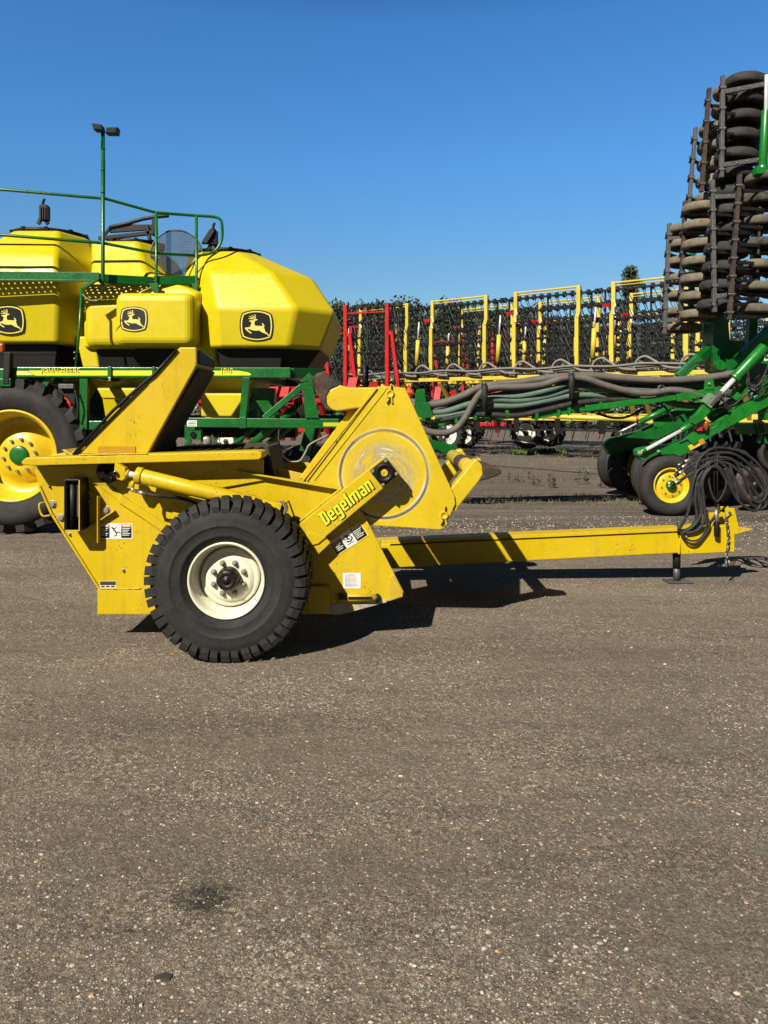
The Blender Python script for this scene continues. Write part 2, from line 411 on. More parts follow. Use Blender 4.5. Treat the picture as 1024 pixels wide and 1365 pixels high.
vs = [(x, y, gz(x, y) if -12 <= x <= 15 else -.006) for y in ys for x in xs]
nx = len(xs)
g.add(vs, [(j*nx+i, j*nx+i+1, (j+1)*nx+i+1, (j+1)*nx+i) for j in range(len(ys)-1) for i in range(nx-1)], GROUND, True)
tag(g.build('ground', fix=False), kind='structure')

# loose stones (nobody could count them)
def stone_mat():
    m, nt, bs = nodes('loose stones'); gi = nt.nodes.new('ShaderNodeNewGeometry')
    r = ramp(nt, gi.outputs['Random Per Island'], [(0, (0.063,0.054,0.045)), (.3, (0.153,0.131,0.104)), (.55, (0.243,0.221,0.180)), (.8, (0.378,0.347,0.288)), (.9, (0.360,0.216,0.117)), (.96, (0.108,0.108,0.108)), (1, (0.495,0.468,0.414))])
    nt.links.new(r.outputs[0], bs.inputs['Base Color']); bs.inputs['Roughness'].default_value = .8; return m
STONE = stone_mat()
st = MB(); rnd = random.Random(11)
def pebble(x, y, r):
    n = 5; vs = []
    a0 = rnd.random()*6.28; ex = rnd.uniform(.8, 1.6); h = rnd.uniform(.35, .8)
    z0 = gz(x, y)
    for lev, rr in ((-.2, .9), (.3*h, 1.0), (h, .5)):
        for k in range(n):
            a = a0+2*math.pi*k/n; q = rr*r*rnd.uniform(.75, 1.15)
            vs.append((x+math.cos(a)*q*ex, y+math.sin(a)*q, z0+lev*r))
    fs = [tuple(range(10, 15))]+[(l*n+k, l*n+(k+1)%n, (l+1)*n+(k+1)%n, (l+1)*n+k) for l in (0, 1) for k in range(n)]
    st.add(vs, fs, STONE)
cnt = 0
while cnt < 34000:
    y = 1.75*math.exp(rnd.random()*1.75); x = rnd.uniform(-.62, .62)*y
    d = noise.noise(Vector((x*1.3, y*1.7, 5)))*.5+.5
    if rnd.random() > .10+d*d*d*3.2: continue
    r = min(.013, .0013+.0013*abs(rnd.gauss(0, 1))+(.006*rnd.random() if rnd.random() < .014 else 0))
    r *= .7+.3*y/2.5 if y < 4 else 1.18
    pebble(x, y, r); cnt += 1
for i in range(2600):      # flat pale chips, lying in loose drifts
    y = 1.8*math.exp(rnd.random()*1.55); x = rnd.uniform(-.62, .62)*y
    if noise.noise(Vector((x*.8+9, y*2.2, 2))) < rnd.uniform(-.25, .35): continue
    pebble(x, y, rnd.uniform(.0028, .0062))
for (px, py, n, sx, sy) in ((640,1250,26,70,22),(775,1265,30,60,25),(60,1160,60,80,45),(230,1090,14,20,10),(340,1060,18,60,30),(620,1140,16,60,20)):
    for i in range(n):
        qx = px+rnd.gauss(0, sx*.5); qy = max(620, py+rnd.gauss(0, sy*.5)); Y = CAM_H*F/(qy-HY)
        pebble((qx-HX)*Y/F, Y, rnd.uniform(.003, .0075))
for i in range(2600):       # the stony ridge behind the drawbar and the far yard
    Y = rnd.uniform(8.6, 11.5) if i > 900 else rnd.gauss(10.4, .25)
    pebble(rnd.uniform(-1.5, 6.5), Y, rnd.uniform(.005, .013))
tag(st.build('loose_gravel', fix=False), 'small pale and brown stones scattered over the packed yard', 'gravel', kind='stuff')

# mud clods and leaves in the foreground
for (px, py, s, lab) in ((218,1301,.018,'dark flattened mud clod, nearest the camera'), (170,1239,.012,'small dark mud clod beside the stain'), (233,1193,.013,'crumbly dark clod left of the damp stain')):
    Y = CAM_H*F/(py-HY); x = (px-HX)*Y/F; b = MB(); n = 9
    MUD = plain('dark mud', (.05,.04,.032), .95)
    for lev, rr in ((-.1,1.0),(.2,.95),(.4,.6)): 
        pass
    vs = []
    for lev, rr in ((-.2,1.0),(.22,.92),(.42,.5)):
        for k in range(n):
            a = 2*math.pi*k/n; q = s*rr*rnd.uniform(.45, 1.2); vs.append((x+math.cos(a)*q*1.5, Y+math.sin(a)*q, lev*s*.8+gz(x,Y)))
    b.add(vs, [tuple(range(2*n, 3*n))]+[(l*n+k, l*n+(k+1)%n, (l+1)*n+(k+1)%n, (l+1)*n+k) for l in (0,1) for k in range(n)], MUD)
    tag(b.build('mud_clod'), lab, 'mud clod', 'mud clods in the foreground')

# grass and weeds
def blade_mat(name, c):
    m, nt, bs = nodes(name); gi = nt.nodes.new('ShaderNodeNewGeometry')
    nt.links.new(mix(nt, gi.outputs['Random Per Island'], tuple(x*.6 for x in c), tuple(x*1.5 for x in c)), bs.inputs['Base Color'])
    bs.inputs['Roughness'].default_value = .7; return m
GRASS = blade_mat('fresh grass', (.055,.10,.015)); WEED = blade_mat('dark weed', (.012,.020,.007)); DRY = blade_mat('dry grey grass', (.085,.08,.042))
def tuft(b, x, y, n, h, spread, m, w=.006):
    for i in range(n):
        a = rnd.random()*6.28; q = spread*math.sqrt(rnd.random()); bx, by = x+math.cos(a)*q, y+math.sin(a)*q*.5
        hh = h*rnd.uniform(.5, 1.1); dx, dy = rnd.gauss(0, .35)*hh, rnd.gauss(0, .35)*hh
        z = gz(bx, by)-.005
        b.add([(bx-w,by,z),(bx+w,by,z),(bx+dx*.5+w*.8,by+dy*.5,z+hh*.6),(bx+dx*.5-w*.8,by+dy*.5,z+hh*.6),(bx+dx,by+dy,z+hh)],
              [(0,1,2,3),(3,2,4)], m)
b = MB()
for (px, py, n, s) in ((700,606,240,.55),(735,604,280,.6)):
    Y = CAM_H*F/(py-HY); tuft(b, (px-HX)*Y/F, Y, n, .22, s, GRASS, .012)
tag(b.build('grass_patch', fix=False), 'fresh green grass growing on the dark soil beyond the drawbar', 'grass', kind='stuff')
b = MB()
for px in (685, 700, 715, 735, 775, 783, 808, 815, 828):
    py = 646+rnd.uniform(-5, 5); Y = CAM_H*F/(py-HY); X = (px-HX)*Y/F
    for k in range(rnd.randint(2, 4)):
        x0 = X+rnd.uniform(-.12, .12); hh = rnd.uniform(.1, .34)
        b.tube([(x0, Y, 0), (x0+rnd.uniform(-.03,.03), Y, hh)], .004, WEED, 4)
        for q in range(int(hh*55)):
            z = rnd.uniform(.02, hh); a = rnd.random()*6.28; l = rnd.uniform(.03, .09)*(1.2-z/hh*.6)
            c, s_ = math.cos(a)*l, math.sin(a)*l
            b.add([(x0, Y, z), (x0+c*.5-s_*.25, Y+s_*.5+c*.25, z+.03), (x0+c, Y+s_, z+rnd.uniform(-.01,.04)), (x0+c*.5+s_*.25, Y+s_*.5-c*.25, z+.02)], [(0,1,2,3)], WEED)
tag(b.build('weed_patch', fix=False), 'row of low dark leafy weeds on the soil behind the drawbar', 'weeds', kind='stuff')
b = MB()
for (px, py, n, s) in ((700,668,380,.8),(640,672,160,.6),(828,672,320,.28),(760,665,160,.6),(850,675,150,.2),(620,612,250,1.2),(800,600,250,1.5),(560,690,80,.3)):
    Y = CAM_H*F/(py-HY); 
    for q in range(n//12): tuft(b, (px-HX)*Y/F+rnd.gauss(0,s*1.2), Y+rnd.gauss(0,.35), 12, .09, .12, DRY, .004)
for i in range(450):
    Y = rnd.uniform(16, 34); tuft(b, rnd.uniform(-6, 10), Y, 1, .14, .1, DRY if rnd.random() < .6 else GRASS, .012)
tag(b.build('dry_grass', fix=False), 'thin dry grey grass on the rutted soil between the machines', 'grass', kind='stuff')

# ---------------------------------------------------------------- trees at the back of the yard
def leaf_mat(name, c):
    m, nt, bs = nodes(name); gi = nt.nodes.new('ShaderNodeNewGeometry')
    nt.links.new(mix(nt, gi.outputs['Random Per Island'], tuple(x*.55 for x in c), tuple(x*1.6 for x in c)), bs.inputs['Base Color'])
    bs.inputs['Roughness'].default_value = .7; return m
LEAF1 = leaf_mat('dark tree leaves', (.026,.042,.018)); LEAF2 = leaf_mat('mid tree leaves', (.036,.052,.022)); BARK = paint('bark', (.09,.075,.06), .9, .3)
def make_tree(name, label, loc, h, w, leaf, seed, pointed=False, group='trees along the back of the yard'):
    rr = random.Random(seed); t = thing(name, label, 'tree', loc, group); x0, y0, _ = loc
    b = MB(); b.tube([(x0,y0,-.1),(x0+.1,y0,h*.35),(x0-.05,y0,h*.62),(x0,y0,h*.9)], [h*.022,h*.017,h*.010,h*.003], BARK, 7)
    for i in range(9):
        z = h*rr.uniform(.3,.75); a = rr.random()*6.28; l = w*rr.uniform(.25,.42)
        b.tube([(x0,y0,z),(x0+math.cos(a)*l*.6,y0+math.sin(a)*l*.6,z+l*.4),(x0+math.cos(a)*l,y0+math.sin(a)*l,z+l*.9)], [h*.008,h*.005,h*.002], BARK, 5)
    b.build('trunk', t)
    c = MB(); cl = []
    for i in range(60):
        z = rr.uniform(.22, 1.0)
        env = (1-((z-.55)/.5)**2) if not pointed else (1.05-z)*1.3
        env = max(.12, env)**.6*w*.5; a = rr.random()*6.28; q = env*rr.uniform(.3, 1.0)
        cl.append((x0+math.cos(a)*q, y0+math.sin(a)*q, z*h, rr.uniform(.09,.2)*w))
    for (cx, cy, cz, r) in cl:
        for k in range(150):
            d = Vector((rr.gauss(0,1), rr.gauss(0,1), rr.gauss(0,.8))).normalized()*r*rr.uniform(.45,1.15); p = Vector((cx,cy,cz))+d
            u = Vector((rr.gauss(0,1), rr.gauss(0,1), rr.gauss(0,1))).normalized(); v = u.orthogonal().normalized(); s = rr.uniform(.12,.26)
            c.add([p-u*s, p+v*s*.6, p+u*s, p-v*s*.6], [(0,1,2,3)], leaf)
    c.build('crown', t, fix=False); return t
tl = [(432,398,70,'leftmost dark tree, just clear of the yellow tank'),(462,402,74,'dark tree directly behind the two red gate posts'),(498,398,72,'dark tree behind the tall right red post'),
      (535,396,76,'low crowned tree behind the first yellow post'),(575,404,70,'tree with a small notch in its top, left of the second yellow frame'),(606,397,68,'broad dark tree behind the second yellow frame'),
      (640,402,75,'small dark tree by the right post of the second yellow frame'),(682,404,72,'low dark tree in the gap between two yellow frames'),
      (722,402,78,'tree seen through the top tine bars of the middle frame'),(765,420,74,'low dull tree right of the middle yellow frame'),
      (880,425,74,'low dark tree behind the leaning packer wheels'),(940,430,76,'rightmost dark tree behind the folded drill wing')]
for i, (px, py, Y, lab) in enumerate(tl):
    h = CAM_H+(HY-py-13)*Y/F
    make_tree('leafy_tree', lab, ((px-HX)*Y/F, Y, 0), h, h*.62, LEAF1 if i%2 else LEAF2, 40+i)
Y = 95; make_tree('pine_tree', 'lone pointed tree standing taller than the others above a yellow frame', ((842-HX)*Y/F, Y, 0), CAM_H+(HY-359)*Y/F, 5.2, LEAF1, 99, True, None)
tuftn = MB()
for i in range(42000):
    Y = rnd.uniform(60, 70); X = rnd.uniform(-16, 42); z = rnd.uniform(0, 8.0+1.2*noise.noise(Vector((X*.2,0,0))))
    p = Vector((X, Y, z)); u = Vector((rnd.gauss(0,1), rnd.gauss(0,1), rnd.gauss(0,1))).normalized(); v = u.orthogonal().normalized(); s = rnd.uniform(.12,.3)
    tuftn.add([p-u*s, p+v*s*.6, p+u*s, p-v*s*.6], [(0,1,2,3)], LEAF1)
tag(tuftn.build('undergrowth', fix=False), 'dark continuous undergrowth beneath the trees behind the harrows', 'bushes', kind='stuff')
# ================================================================ ROCK PICKER (main subject)
pk = thing('rock_picker', 'yellow pull type rock picker with a big lugged tyre and long drawbar in the foreground', 'rock picker', (-1.03, 6.0, 0))
YA = 5.30                      # outer face of the near side plate
def plate(name, poly, y0, y1, m, parent=pk, bevel=.004, Yref=None, seg=2):
    b = MB(); b.prism(poly, y0, y1, m, Yref); return b.build(name, parent, bevel, seg)
# --- near side plate
side = plate('side_plate', [(44,619),(52,648),(68,685),(132,785),(132,817),(455,817),(452,818),(537,796),(538,789),(484,684),(454,652),(316,628),(300,606)], YA, YA+.012, Y_PICK)
# lower skid strip, front corner patch, welded flanges
b = MB()
b.prism([(131,785),(440,785),(440,818),(131,818)], YA-.014, YA-.001, Y_PICK, Yref=YA)
b.prism([(440,783),(411,779),(411,816),(440,816)], YA-.03, YA-.015, Y_PICK, Yref=YA)
b.split('skid_strip', pk, .003)
plate('corner_patch', [(519,770),(524,765),(537,789),(537,795),(519,801)], YA-.008, YA-.001, Y_SCUF, Yref=YA)
plate('edge_flange', [(52,648),(68,685),(132,785),(135,785),(71,684),(54.5,647)], YA-.014, YA-.001, Y_PICK, Yref=YA, bevel=.002)
# raised diagonal brace
b = MB(); b.bar(P(124,636,YA-.006), P(232,716,YA-.006), .05, .02, Y_PICK, (0,-1,0))
b.bar(P(159,664,YA-.02), P(232,712,YA-.02), .014, .055, Y_PICK, (0,0,1))
b.build('diagonal_brace', pk, .004)
# upper inner skin of the side (in the shade of the rail)
plate('inner_skin', [(64,621),(352,612),(352,640),(240,660),(66,636)], YA-.02, YA-.002, Y_PICK, Yref=YA)
# top rail with its bent flange
b = MB()
b.prism([(28,616),(34,610),(344,601),(349,603),(349,610),(345,613),(45,621),(30,620)], YA-.17, YA+.06, Y_PICK, Yref=YA-.17)
b.build('top_rail', pk, .008, 3)
# hopper front skin seen right of the rail, top edge strip
b = MB(); b.bar(P(314,627.5,YA-.03), P(456,652,YA-.03), .05, .012, Y_PICK, (0,0,1)); b.build('edge_strip', pk, .003)
POST_SHADE = paint('post side shade and dirt', (.035,.030,.018), .7, .5, (.10,.08,.04), 6, var=.3)
# --- rear post of the bucket
b = MB()
p0 = [(104,606),(232,470),(240,462.5),(262,462.5),(262.5,487),(197,605)]
near = [P(x, y, YA) for x, y in p0]
yb = YA+.55
far = []
for (x, y), v in zip(p0, near): far.append(Vector((v.x, yb, v.z)))
far[2].z -= .05; far[3].z -= .05; far[3].x += .0
b.loft([near, far], Y_PICK); bp = b.build('bucket_post', pk, .012, 3)
# added dark sheets: shade and some dirt painted onto the post's right side
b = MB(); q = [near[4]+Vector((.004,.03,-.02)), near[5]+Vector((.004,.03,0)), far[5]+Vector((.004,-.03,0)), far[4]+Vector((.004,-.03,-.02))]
b.loft([q, [v+Vector((.010,0,-.005)) for v in q]], POST_SHADE); q = [near[3]+Vector((.004,.03,-.015)), near[4]+Vector((.004,.03,.01)), far[4]+Vector((.004,-.03,.01)), far[3]+Vector((.004,-.03,-.015))]
b.loft([q, [v+Vector((.008,0,0)) for v in q]], POST_SHADE); b.split('shade_sheet', bp, .003)
b = MB(); b.bar(P(103,603,YA-.006), P(196,510,YA-.006), .012, .02, BLKPL, (0,-1,0))
b.tube([P(98,606,YA-.01), P(150,548,YA-.015), P(190,512,YA-.01), P(205,500,YA-.012), P(236,466,YA-.01)], .012, BLKPL, 6); b.build('rubber_edge', pk)
b = MB(); b.prism([(131,595),(181,595),(181,606),(131,606)], YA-.006, YA-.0005, REFL, Yref=YA); b.build('reflector_strip', pk)
# ledge left of the post and hopper walls
plate('rear_ledge', [(36,612),(88,603),(94,604),(101,609),(60,615)], YA+.03, YA+1.3, Y_SCUF, bevel=.006)
b = MB()
b.prism([(82,600),(86,599),(94,604),(104,598),(106,600),(95,608)], YA-.0, YA+.5, Y_SCUF)
b.build('ledge_hook', pk, .003)
b = MB()
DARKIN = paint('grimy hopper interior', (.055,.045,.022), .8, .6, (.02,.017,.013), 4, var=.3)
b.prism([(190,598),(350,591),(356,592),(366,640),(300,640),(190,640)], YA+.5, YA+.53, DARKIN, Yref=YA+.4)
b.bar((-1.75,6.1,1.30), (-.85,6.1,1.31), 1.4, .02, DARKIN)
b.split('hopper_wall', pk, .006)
b = MB()
for i in range(11): b.bar(P(196+i*14,606-i*.4,YA+.08)+Vector((0,0,.0)), P(196+i*14,606-i*.4,YA+.08)+Vector((0,1.35,0)), .022, .03, DKMET)
b.split('grate_bar', pk)
b = MB(); b.prism([(362,622),(406,632),(402,640),(420,652),(370,642)], YA+.35, YA+.38, Y_SCUF, Yref=YA+.35)
b.prism([(356,594),(362,594),(371,636),(366,638)], YA+.15, YA+.75, DARKIN, Yref=YA+.3)
b.split('chute_panel', pk, .004)
# --- far side plate, cross beams
b = MB(); b.prismw([(-2.35,1.2),(-1.9,.35),(-1.9,.22),(-.35,.22),(-.25,.30),(-.5,.95),(-.7,1.15)], 6.88, 6.90, Y_PICK); b.build('side_plate', pk, .004)
b = MB()
b.box((-1.2,6.1,.30), (.22,1.56,.20), Y_PICK); b.box((-1.95,6.1,.33), (.16,1.56,.26), Y_PICK); b.box((-.1,6.1,.36), (.14,1.56,.16), Y_PICK)
b.box((-2.1,6.1,.8), (.1,1.56,.5), Y_PICK, Matrix.Rotation(R(-28),3,'Y'))
b.split('cross_beam', pk, .01)
b = MB()
for i in range(16):
    t = i/15; p = Vector((lerp(-.12,-1.3,t), 0, lerp(.32,.95,t)+.02*math.sin(t*9)))
    b.bar((p.x,YA+.02,p.z), (p.x,6.87,p.z), .035, .03, Y_SCUF)
b.split('grate_bar', pk)
# --- slotted box standing off the plate, its mouth facing the viewer
YB = YA-.17
b = MB()
for q in ((85.5,640,87.4,708),(105.0,640,106.6,708),(87,639,105.5,641),(87,706.5,105.5,708.5)):
    pz = [(q[0],q[1]),(q[2],q[1]),(q[2],q[3]),(q[0],q[3])]; b.prism(pz, YB+.004, YA-.001, DKMET, Yref=YB); b.prism(pz, YB-.002, YB+.003, Y_SCUF if q[0] > 100 or q[1] > 700 else DKMET, Yref=YB)  # dark steel paints in the shade on the walls, left and top rims
b.build('slot_box', pk, .0015)
b = MB(); b.prism([(88,642),(105,642),(105,706),(88,706)], YB+.09, YB+.10, DKMET, Yref=YB)
for q in ((87.8,641.2,88.6,706.4),(104.4,641.2,105.2,706.4)): b.prism([(q[0],q[1]),(q[2],q[1]),(q[2],q[3]),(q[0],q[3])], YB+.006, YB+.09, DKMET, Yref=YB)  # added dark liner, painting the shade inside the box
b.build('slot_back', pk)
for q in (90, 100):
    b = MB(); b.prism([(q,645),(q+3.5,645),(q+3.5,690),(q,690)], YB+.03, YB+.085, RUST, Yref=YB); b.build('slot_guide', pk, .003)
b = MB(); b.tube([P(97,644,YB+.05), P(97,703,YB+.05)], .024, BLACK, 12); b.build('slot_roller', pk)
b = MB(); b.bar(P(132,661,YA-.03), P(132,723,YA-.03), .06, .007, Y_PICK, (1,0,0)); b.build('stiffener', pk, .002)
b = MB(); b.bar(P(112,707,YA-.022), P(153,681,YA-.022), .04, .008, Y_PICK, (0,0,1)); b.build('stiffener', pk, .002)
b = MB(); b.bar(P(108,651,YA-.02), P(134,663,YA-.02), .035, .008, Y_PICK, (0,0,1)); b.build('stiffener', pk, .002)
# bolts
def bolt(px, py, Y, r=.014, m=ZINC, parent=pk, washer=True):
    b = MB(); c = P(px, py, Y)
    if washer: b.cyl(c, c-Vector((0,.004,0)), r*1.5, m, 14)
    b.tube([c-Vector((0,.004,0)), c-Vector((0,.018,0))], r, m, 6, smooth=False)
    return b.build('bolt', parent, .0015)
for q in ((70.5,672,.019),(82,690,.019),(142,680,.020),(120.5,668,.016),(164.5,760,.008),(93,712,.008),(67,649,.006)): bolt(q[0], q[1], YA, q[2], BLACK if q[1] == 649 else ZINC)
# grab handle on the rear edge
b = MB(); b.tube(cr([P(60,670,YA), P(53,672,YA-.03), P(54,682,YA-.03), P(58,688,YA-.03), P(67,687,YA-.01)], 5), .008, Y_PICK, 8); b.build('grab_handle', pk)
# weld beads along the joints
b = MB()
def bead(a, c, Y, r=.0045):
    n = max(4, int((P(*c,Y)-P(*a,Y)).length/.02)); A = P(*a,Y); C_ = P(*c,Y)
    b.tube([A.lerp(C_, i/n)+Vector((rnd.uniform(-.001,.001),0,rnd.uniform(-.001,.001))) for i in range(n+1)], [r*rnd.uniform(.7,1.3) for i in range(n+1)], Y_PICK, 6)
bead((105,606),(197,605),YA-.172); bead((133,784.5),(188,784.5),YA-.016); bead((127,642),(230,718),YA-.004); bead((418,782),(440,782),YA-.03)
b.split('weld_bead', pk)
# --- decals on the side
def decal_quad(b, c, ux, uz, x0, z0, x1, z1, m, lift=0):
    """rect in the decal's own frame"""
    n = Vector((0,-1,0)); o = Vector(c)+n*(.0006+lift)
    b.add([o+ux*x0+uz*z0, o+ux*x1+uz*z0, o+ux*x1+uz*z1, o+ux*x0+uz*z1], [(0,1,2,3)], m)
def warn(name, px, py, Y, w, h, ang, kind):
    """triple panel safety label: lettering block, pictogram, lettering block"""
    b = MB(); ux = Vector((math.cos(R(ang)),0,math.sin(R(ang)))); uz = Vector((-math.sin(R(ang)),0,math.cos(R(ang)))); c = P(px,py,Y)
    q = lambda *a, **k: decal_quad(b, c, ux, uz, *a, **k)
    q(-w/2-.004, -h/2-.004, w/2+.004, h/2+.004, DEC_LY if kind else DEC_W)
    t = w/3
    for s in (-1, 1):
        a = -w/2 if s < 0 else w/2-t
        q(a+.002, -h/2+.002, a+t-.002, h/2-.022, DEC_K, lift=.0005); q(a+.002, h/2-.020, a+t-.002, h/2-.002, DEC_O, lift=.0005)
        q(a+t*.16, h/2-.015, a+t*.84, h/2-.008, DEC_W, lift=.001)
        for i in range(5):
            z = h/2-.034-i*(h-.04)/5.2; q(a+.010, z, a+t-.012-.018*((i*7)%3)/2, z+.0045, DEC_W, lift=.001)
    q(-t/2, -h/2+.001, t/2, h/2-.001, DEC_W, lift=.0005)
    S = h*.42
    def limb(pts, wd):
        for (xa, za), (xb, zb) in zip(pts[:-1], pts[1:]):
            A = Vector((xa,za)); B_ = Vector((xb,zb)); d = (B_-A).normalized(); pn = Vector((-d.y,d.x))*wd
            o = Vector(c)+Vector((0,-1,0))*.0018
            b.add([o+(ux*v[0]+uz*v[1])*S for v in (A+pn, B_+pn, B_-pn, A-pn)], [(0,1,2,3)], DEC_K)
    if not kind:      # falling figure
        limb([(-.62,.72),(-.42,.42),(-.12,.18),(.18,-.30)], .11); limb([(-.42,.42),(-.05,.5),(.22,.62)], .07); limb([(.18,-.3),(.55,-.1),(.85,-.42)], .08); limb([(.18,-.3),(.25,-.62),(-.2,-.85)], .08)
    else:             # caught figure beside a reel
        limb([(-.3,.75),(.1,.5),(-.15,.1),(.2,-.1)], .13); limb([(.1,.5),(.5,.3),(.7,-.15)], .08); limb([(-.5,-.2),(-.1,-.45),(.4,-.4),(.6,-.1)], .12); limb([(-.6,-.75),(.6,-.75)], .06); limb([(-.7,.3),(-.3,.05)], .07)
    return b.build(name, pk, fix=False)
warn('warning_label', 154, 708, YA-.001, 44/186, 19/186, 0, 0)
warn('warning_label', 464.5, 718.5, YA-.003, 49/186, 20/186, 33, 1)
b = MB(); c = P(144,779,YA-.001); ux, uz = Vector((1,0,0)), Vector((0,0,1))
decal_quad(b,c,ux,uz,-.058,-.024,.058,.024,DEC_W); decal_quad(b,c,ux,uz,-.056,-.006,.056,.022,DEC_K,lift=.0005)
for i in range(3): decal_quad(b,c,ux,uz,-.05,.014-i*.008,.05,.017-i*.008,STEEL,lift=.001)
for i in range(3): decal_quad(b,c,ux,uz,-.05+.036*i,-.020,-.022+.036*i,-.010,DEC_K,lift=.001)
b.build('serial_plate', pk, fix=False)
b = MB(); c = P(469,774,YA-.002); decal_quad(b,c,ux,uz,-.063,-.056,.063,.056,DEC_W)
for i in range(11): decal_quad(b,c,ux,uz,-.05 if i else -.02,.043-i*.0088,.05-.02*((i*5)%3)/2 if i else .02,.046-i*.0088,STEEL,lift=.0005)
b.build('instruction_label', pk, fix=False)
# tube with slot at the lower front
b = MB(); b.tube([P(449,797,YA-.02), P(502,797,YA-.02)], .026, Y_SCUF, 16); b.tube([P(452,796,YA-.03), P(463,796,YA-.03)], .022, RUST, 12)
b.box(P(480,797,YA-.048), (.17,.008,.016), DKMET); b.cyl(P(501,797,YA-.02), P(505,797,YA-.02), .030, DKMET, 16); b.build('lock_pin_tube', pk)
# bright worn skirt at the lower front
WHITEW = paint('scraped paint edge', (.50,.47,.38), .6, 1.0, (.80,.52,.04), 16, chips=.6, var=.2)
plate('wear_strip', [(440,819),(440,806),(452,803),(470,806),(500,800),(516,799),(516,802.5),(453,819.5)], YA-.006, YA-.001, WHITEW, Yref=YA, bevel=.002)
# --- lift arm
YR = 5.20
arm_poly = [(397,702),(400,697.5),(513,608),(535,632.5),(510,652),(434,716),(441,724),(423,741)]
b = MB(); b.prism(arm_poly, YR, YR+.055, Y_PICK)
arm = b.build('lift_arm', pk, .007, 3)
b = MB(); b.prism([(406,716),(411,709),(435,716),(424,725),(415,727),(408,723)], YR-.012, YR-.001, Y_PICK); b.build('arm_lug', arm, .003)
# second edge line above the arm
b = MB(); b.bar(P(400,694,YR+.06), P(456,650,YR+.06), .05, .014, Y_PICK, (0,0,1)); b.build('arm_backing', pk, .003)
# bearing
BC = P(512.5,629.5,YR)
b = MB(); ang = R(38.5); rot = Matrix.Rotation(-ang, 3, 'Y')
b.box(BC+Vector((0,-.012,0)), (.150,.022,.150), BLACK, rot); fl = b.build('bearing_flange', pk, .012, 3)
b = MB(); b.lathe(BC+Vector((0,-.02,0)), (0,-1,0), [(.074,0),(.070,.022),(.058,.034),(.050,.034),(.044,.02),(.030,.02)], BLKPL, 40); b.build('bearing_ring', fl)
b = MB(); b.cyl(BC, BC+Vector((0,-.05,0)), .024, Y_PICK, 24); b.cyl(BC, BC+Vector((0,-.0505,0)), .003, DKMET, 8); b.build('shaft_end', fl)
for sx in (-1,1):
    for sz in (-1,1):
        p = BC+rot @ Vector((sx*.058, -.02, sz*.058)); b = MB(); b.tube([p, p+Vector((0,-.02,0))], .010, ZINC, 6, smooth=False); b.cyl(p, p+Vector((0,-.006,0)), .014, ZINC, 12); b.build('bolt', fl)
# lettering of the arm decal: squared block letters made of strokes
def strokes(letter):
    L = {'D': (3.6, [(0,6,1,7),(.6,0,1.7,7),(.6,6,3.0,7),(2.5,.6,3.6,6.4),(.6,0,3.0,1)]),
         'e': (3.2, [(0,.5,1,4.5),(.4,4,2.8,5),(2.2,2.4,3.2,4.6),(.6,1.9,3.2,2.8),(.4,0,3.2,1)]),
         'g': (3.2, [(0,.6,1,4.6),(.4,4,3.2,5),(.4,.3,2.8,1.2),(2.2,-1.6,3.2,5),(.2,-2.2,2.8,-1.3)]),
         'l': (1.5, [(.1,0,1.2,7),(.1,0,1.5,1)]),
         'm': (5.2, [(0,0,1.05,5),(.5,4,4.8,5),(2.1,0,3.1,4.6),(4.15,0,5.2,4.6)]),
         'a': (3.2, [(.2,4,2.8,5),(2.2,0,3.2,4.6),(0,.5,1,2.6),(.5,2.1,2.6,2.9),(.5,0,3.2,.95)]),
         'n': (3.2, [(0,0,1.05,5),(.5,4,2.8,5),(2.15,0,3.2,4.6)])}
    return L[letter]
def lettering(word, c, ux, uz, unit, m, sh, n=Vector((0,-1,0)), name='lettering', parent=None, gap=.65):
    b = MB(); W = sum(strokes(ch)[0]+gap for ch in word)-gap; x = -W/2
    b2 = []
    for ch in word:
        w, rs = strokes(ch)
        for (xa, za, xb, zb) in rs: b2.append((x+xa, za, x+xb, zb))
        x += w+gap
    k = 0
    for (xa, za, xb, zb) in b2:
        for (dx, dz, gr, mm, lf) in ((.38,-.45,.22,sh,.0007),(0,0,.10,sh,.0016),(0,0,0,m,.0026)):
            k += 1; sk = .10
            pts = [(xa-gr+sk*(za-gr), za-gr), (xb+gr+sk*(za-gr), za-gr), (xb+gr+sk*(zb+gr), zb+gr), (xa-gr+sk*(zb+gr), zb+gr)]
            b.add([c+ux*(px_+dx)*unit+uz*(pz_+dz-2.5)*unit+n*(lf+k*6e-6) for px_, pz_ in pts], [(0,1,2,3)], mm)
    return b.build(name, parent, fix=False)
th = R(37.8); ux, uz = Vector((math.cos(th),0,math.sin(th))), Vector((-math.sin(th),0,math.cos(th)))
lettering('Degelman', P(462,671,YR-.0012), ux, uz, .0141, DEC_Y, DEC_K, name='brand_lettering', parent=arm)
# --- hydraulic cylinder
YC = 5.10
b = MB(); b.cyl(P(185,634,YC), P(372,679,YC), .052, Y_PICK, 28); b.cyl(P(182,633.5,YC), P(190,635.2,YC), .060, Y_PICK, 28)
b.box(P(369,679,YC), (.06,.10,.10), Y_PICK, Matrix.Rotation(R(14),3,'Y')); cy = b.build('cylinder_barrel', pk, .003)
b = MB(); b.cyl(P(168,631,YC), P(184,634,YC), .021, CHROME, 16); b.build('cylinder_rod', pk)
b = MB(); b.cyl(P(164,630,YC), P(172,632,YC), .030, Y_PICK, 16); b.prism([(153,617),(160,620),(167,624),(167,637),(163,641),(156,639),(152,630)], YC-.03, YC+.03, Y_PICK); b.build('rod_clevis', pk, .004)
c = P(146,630,YC)
b = MB(); b.cyl(P(157,630,YC), P(157,630,YC)+Vector((0,-.055,0)), .014, ZINC, 14)
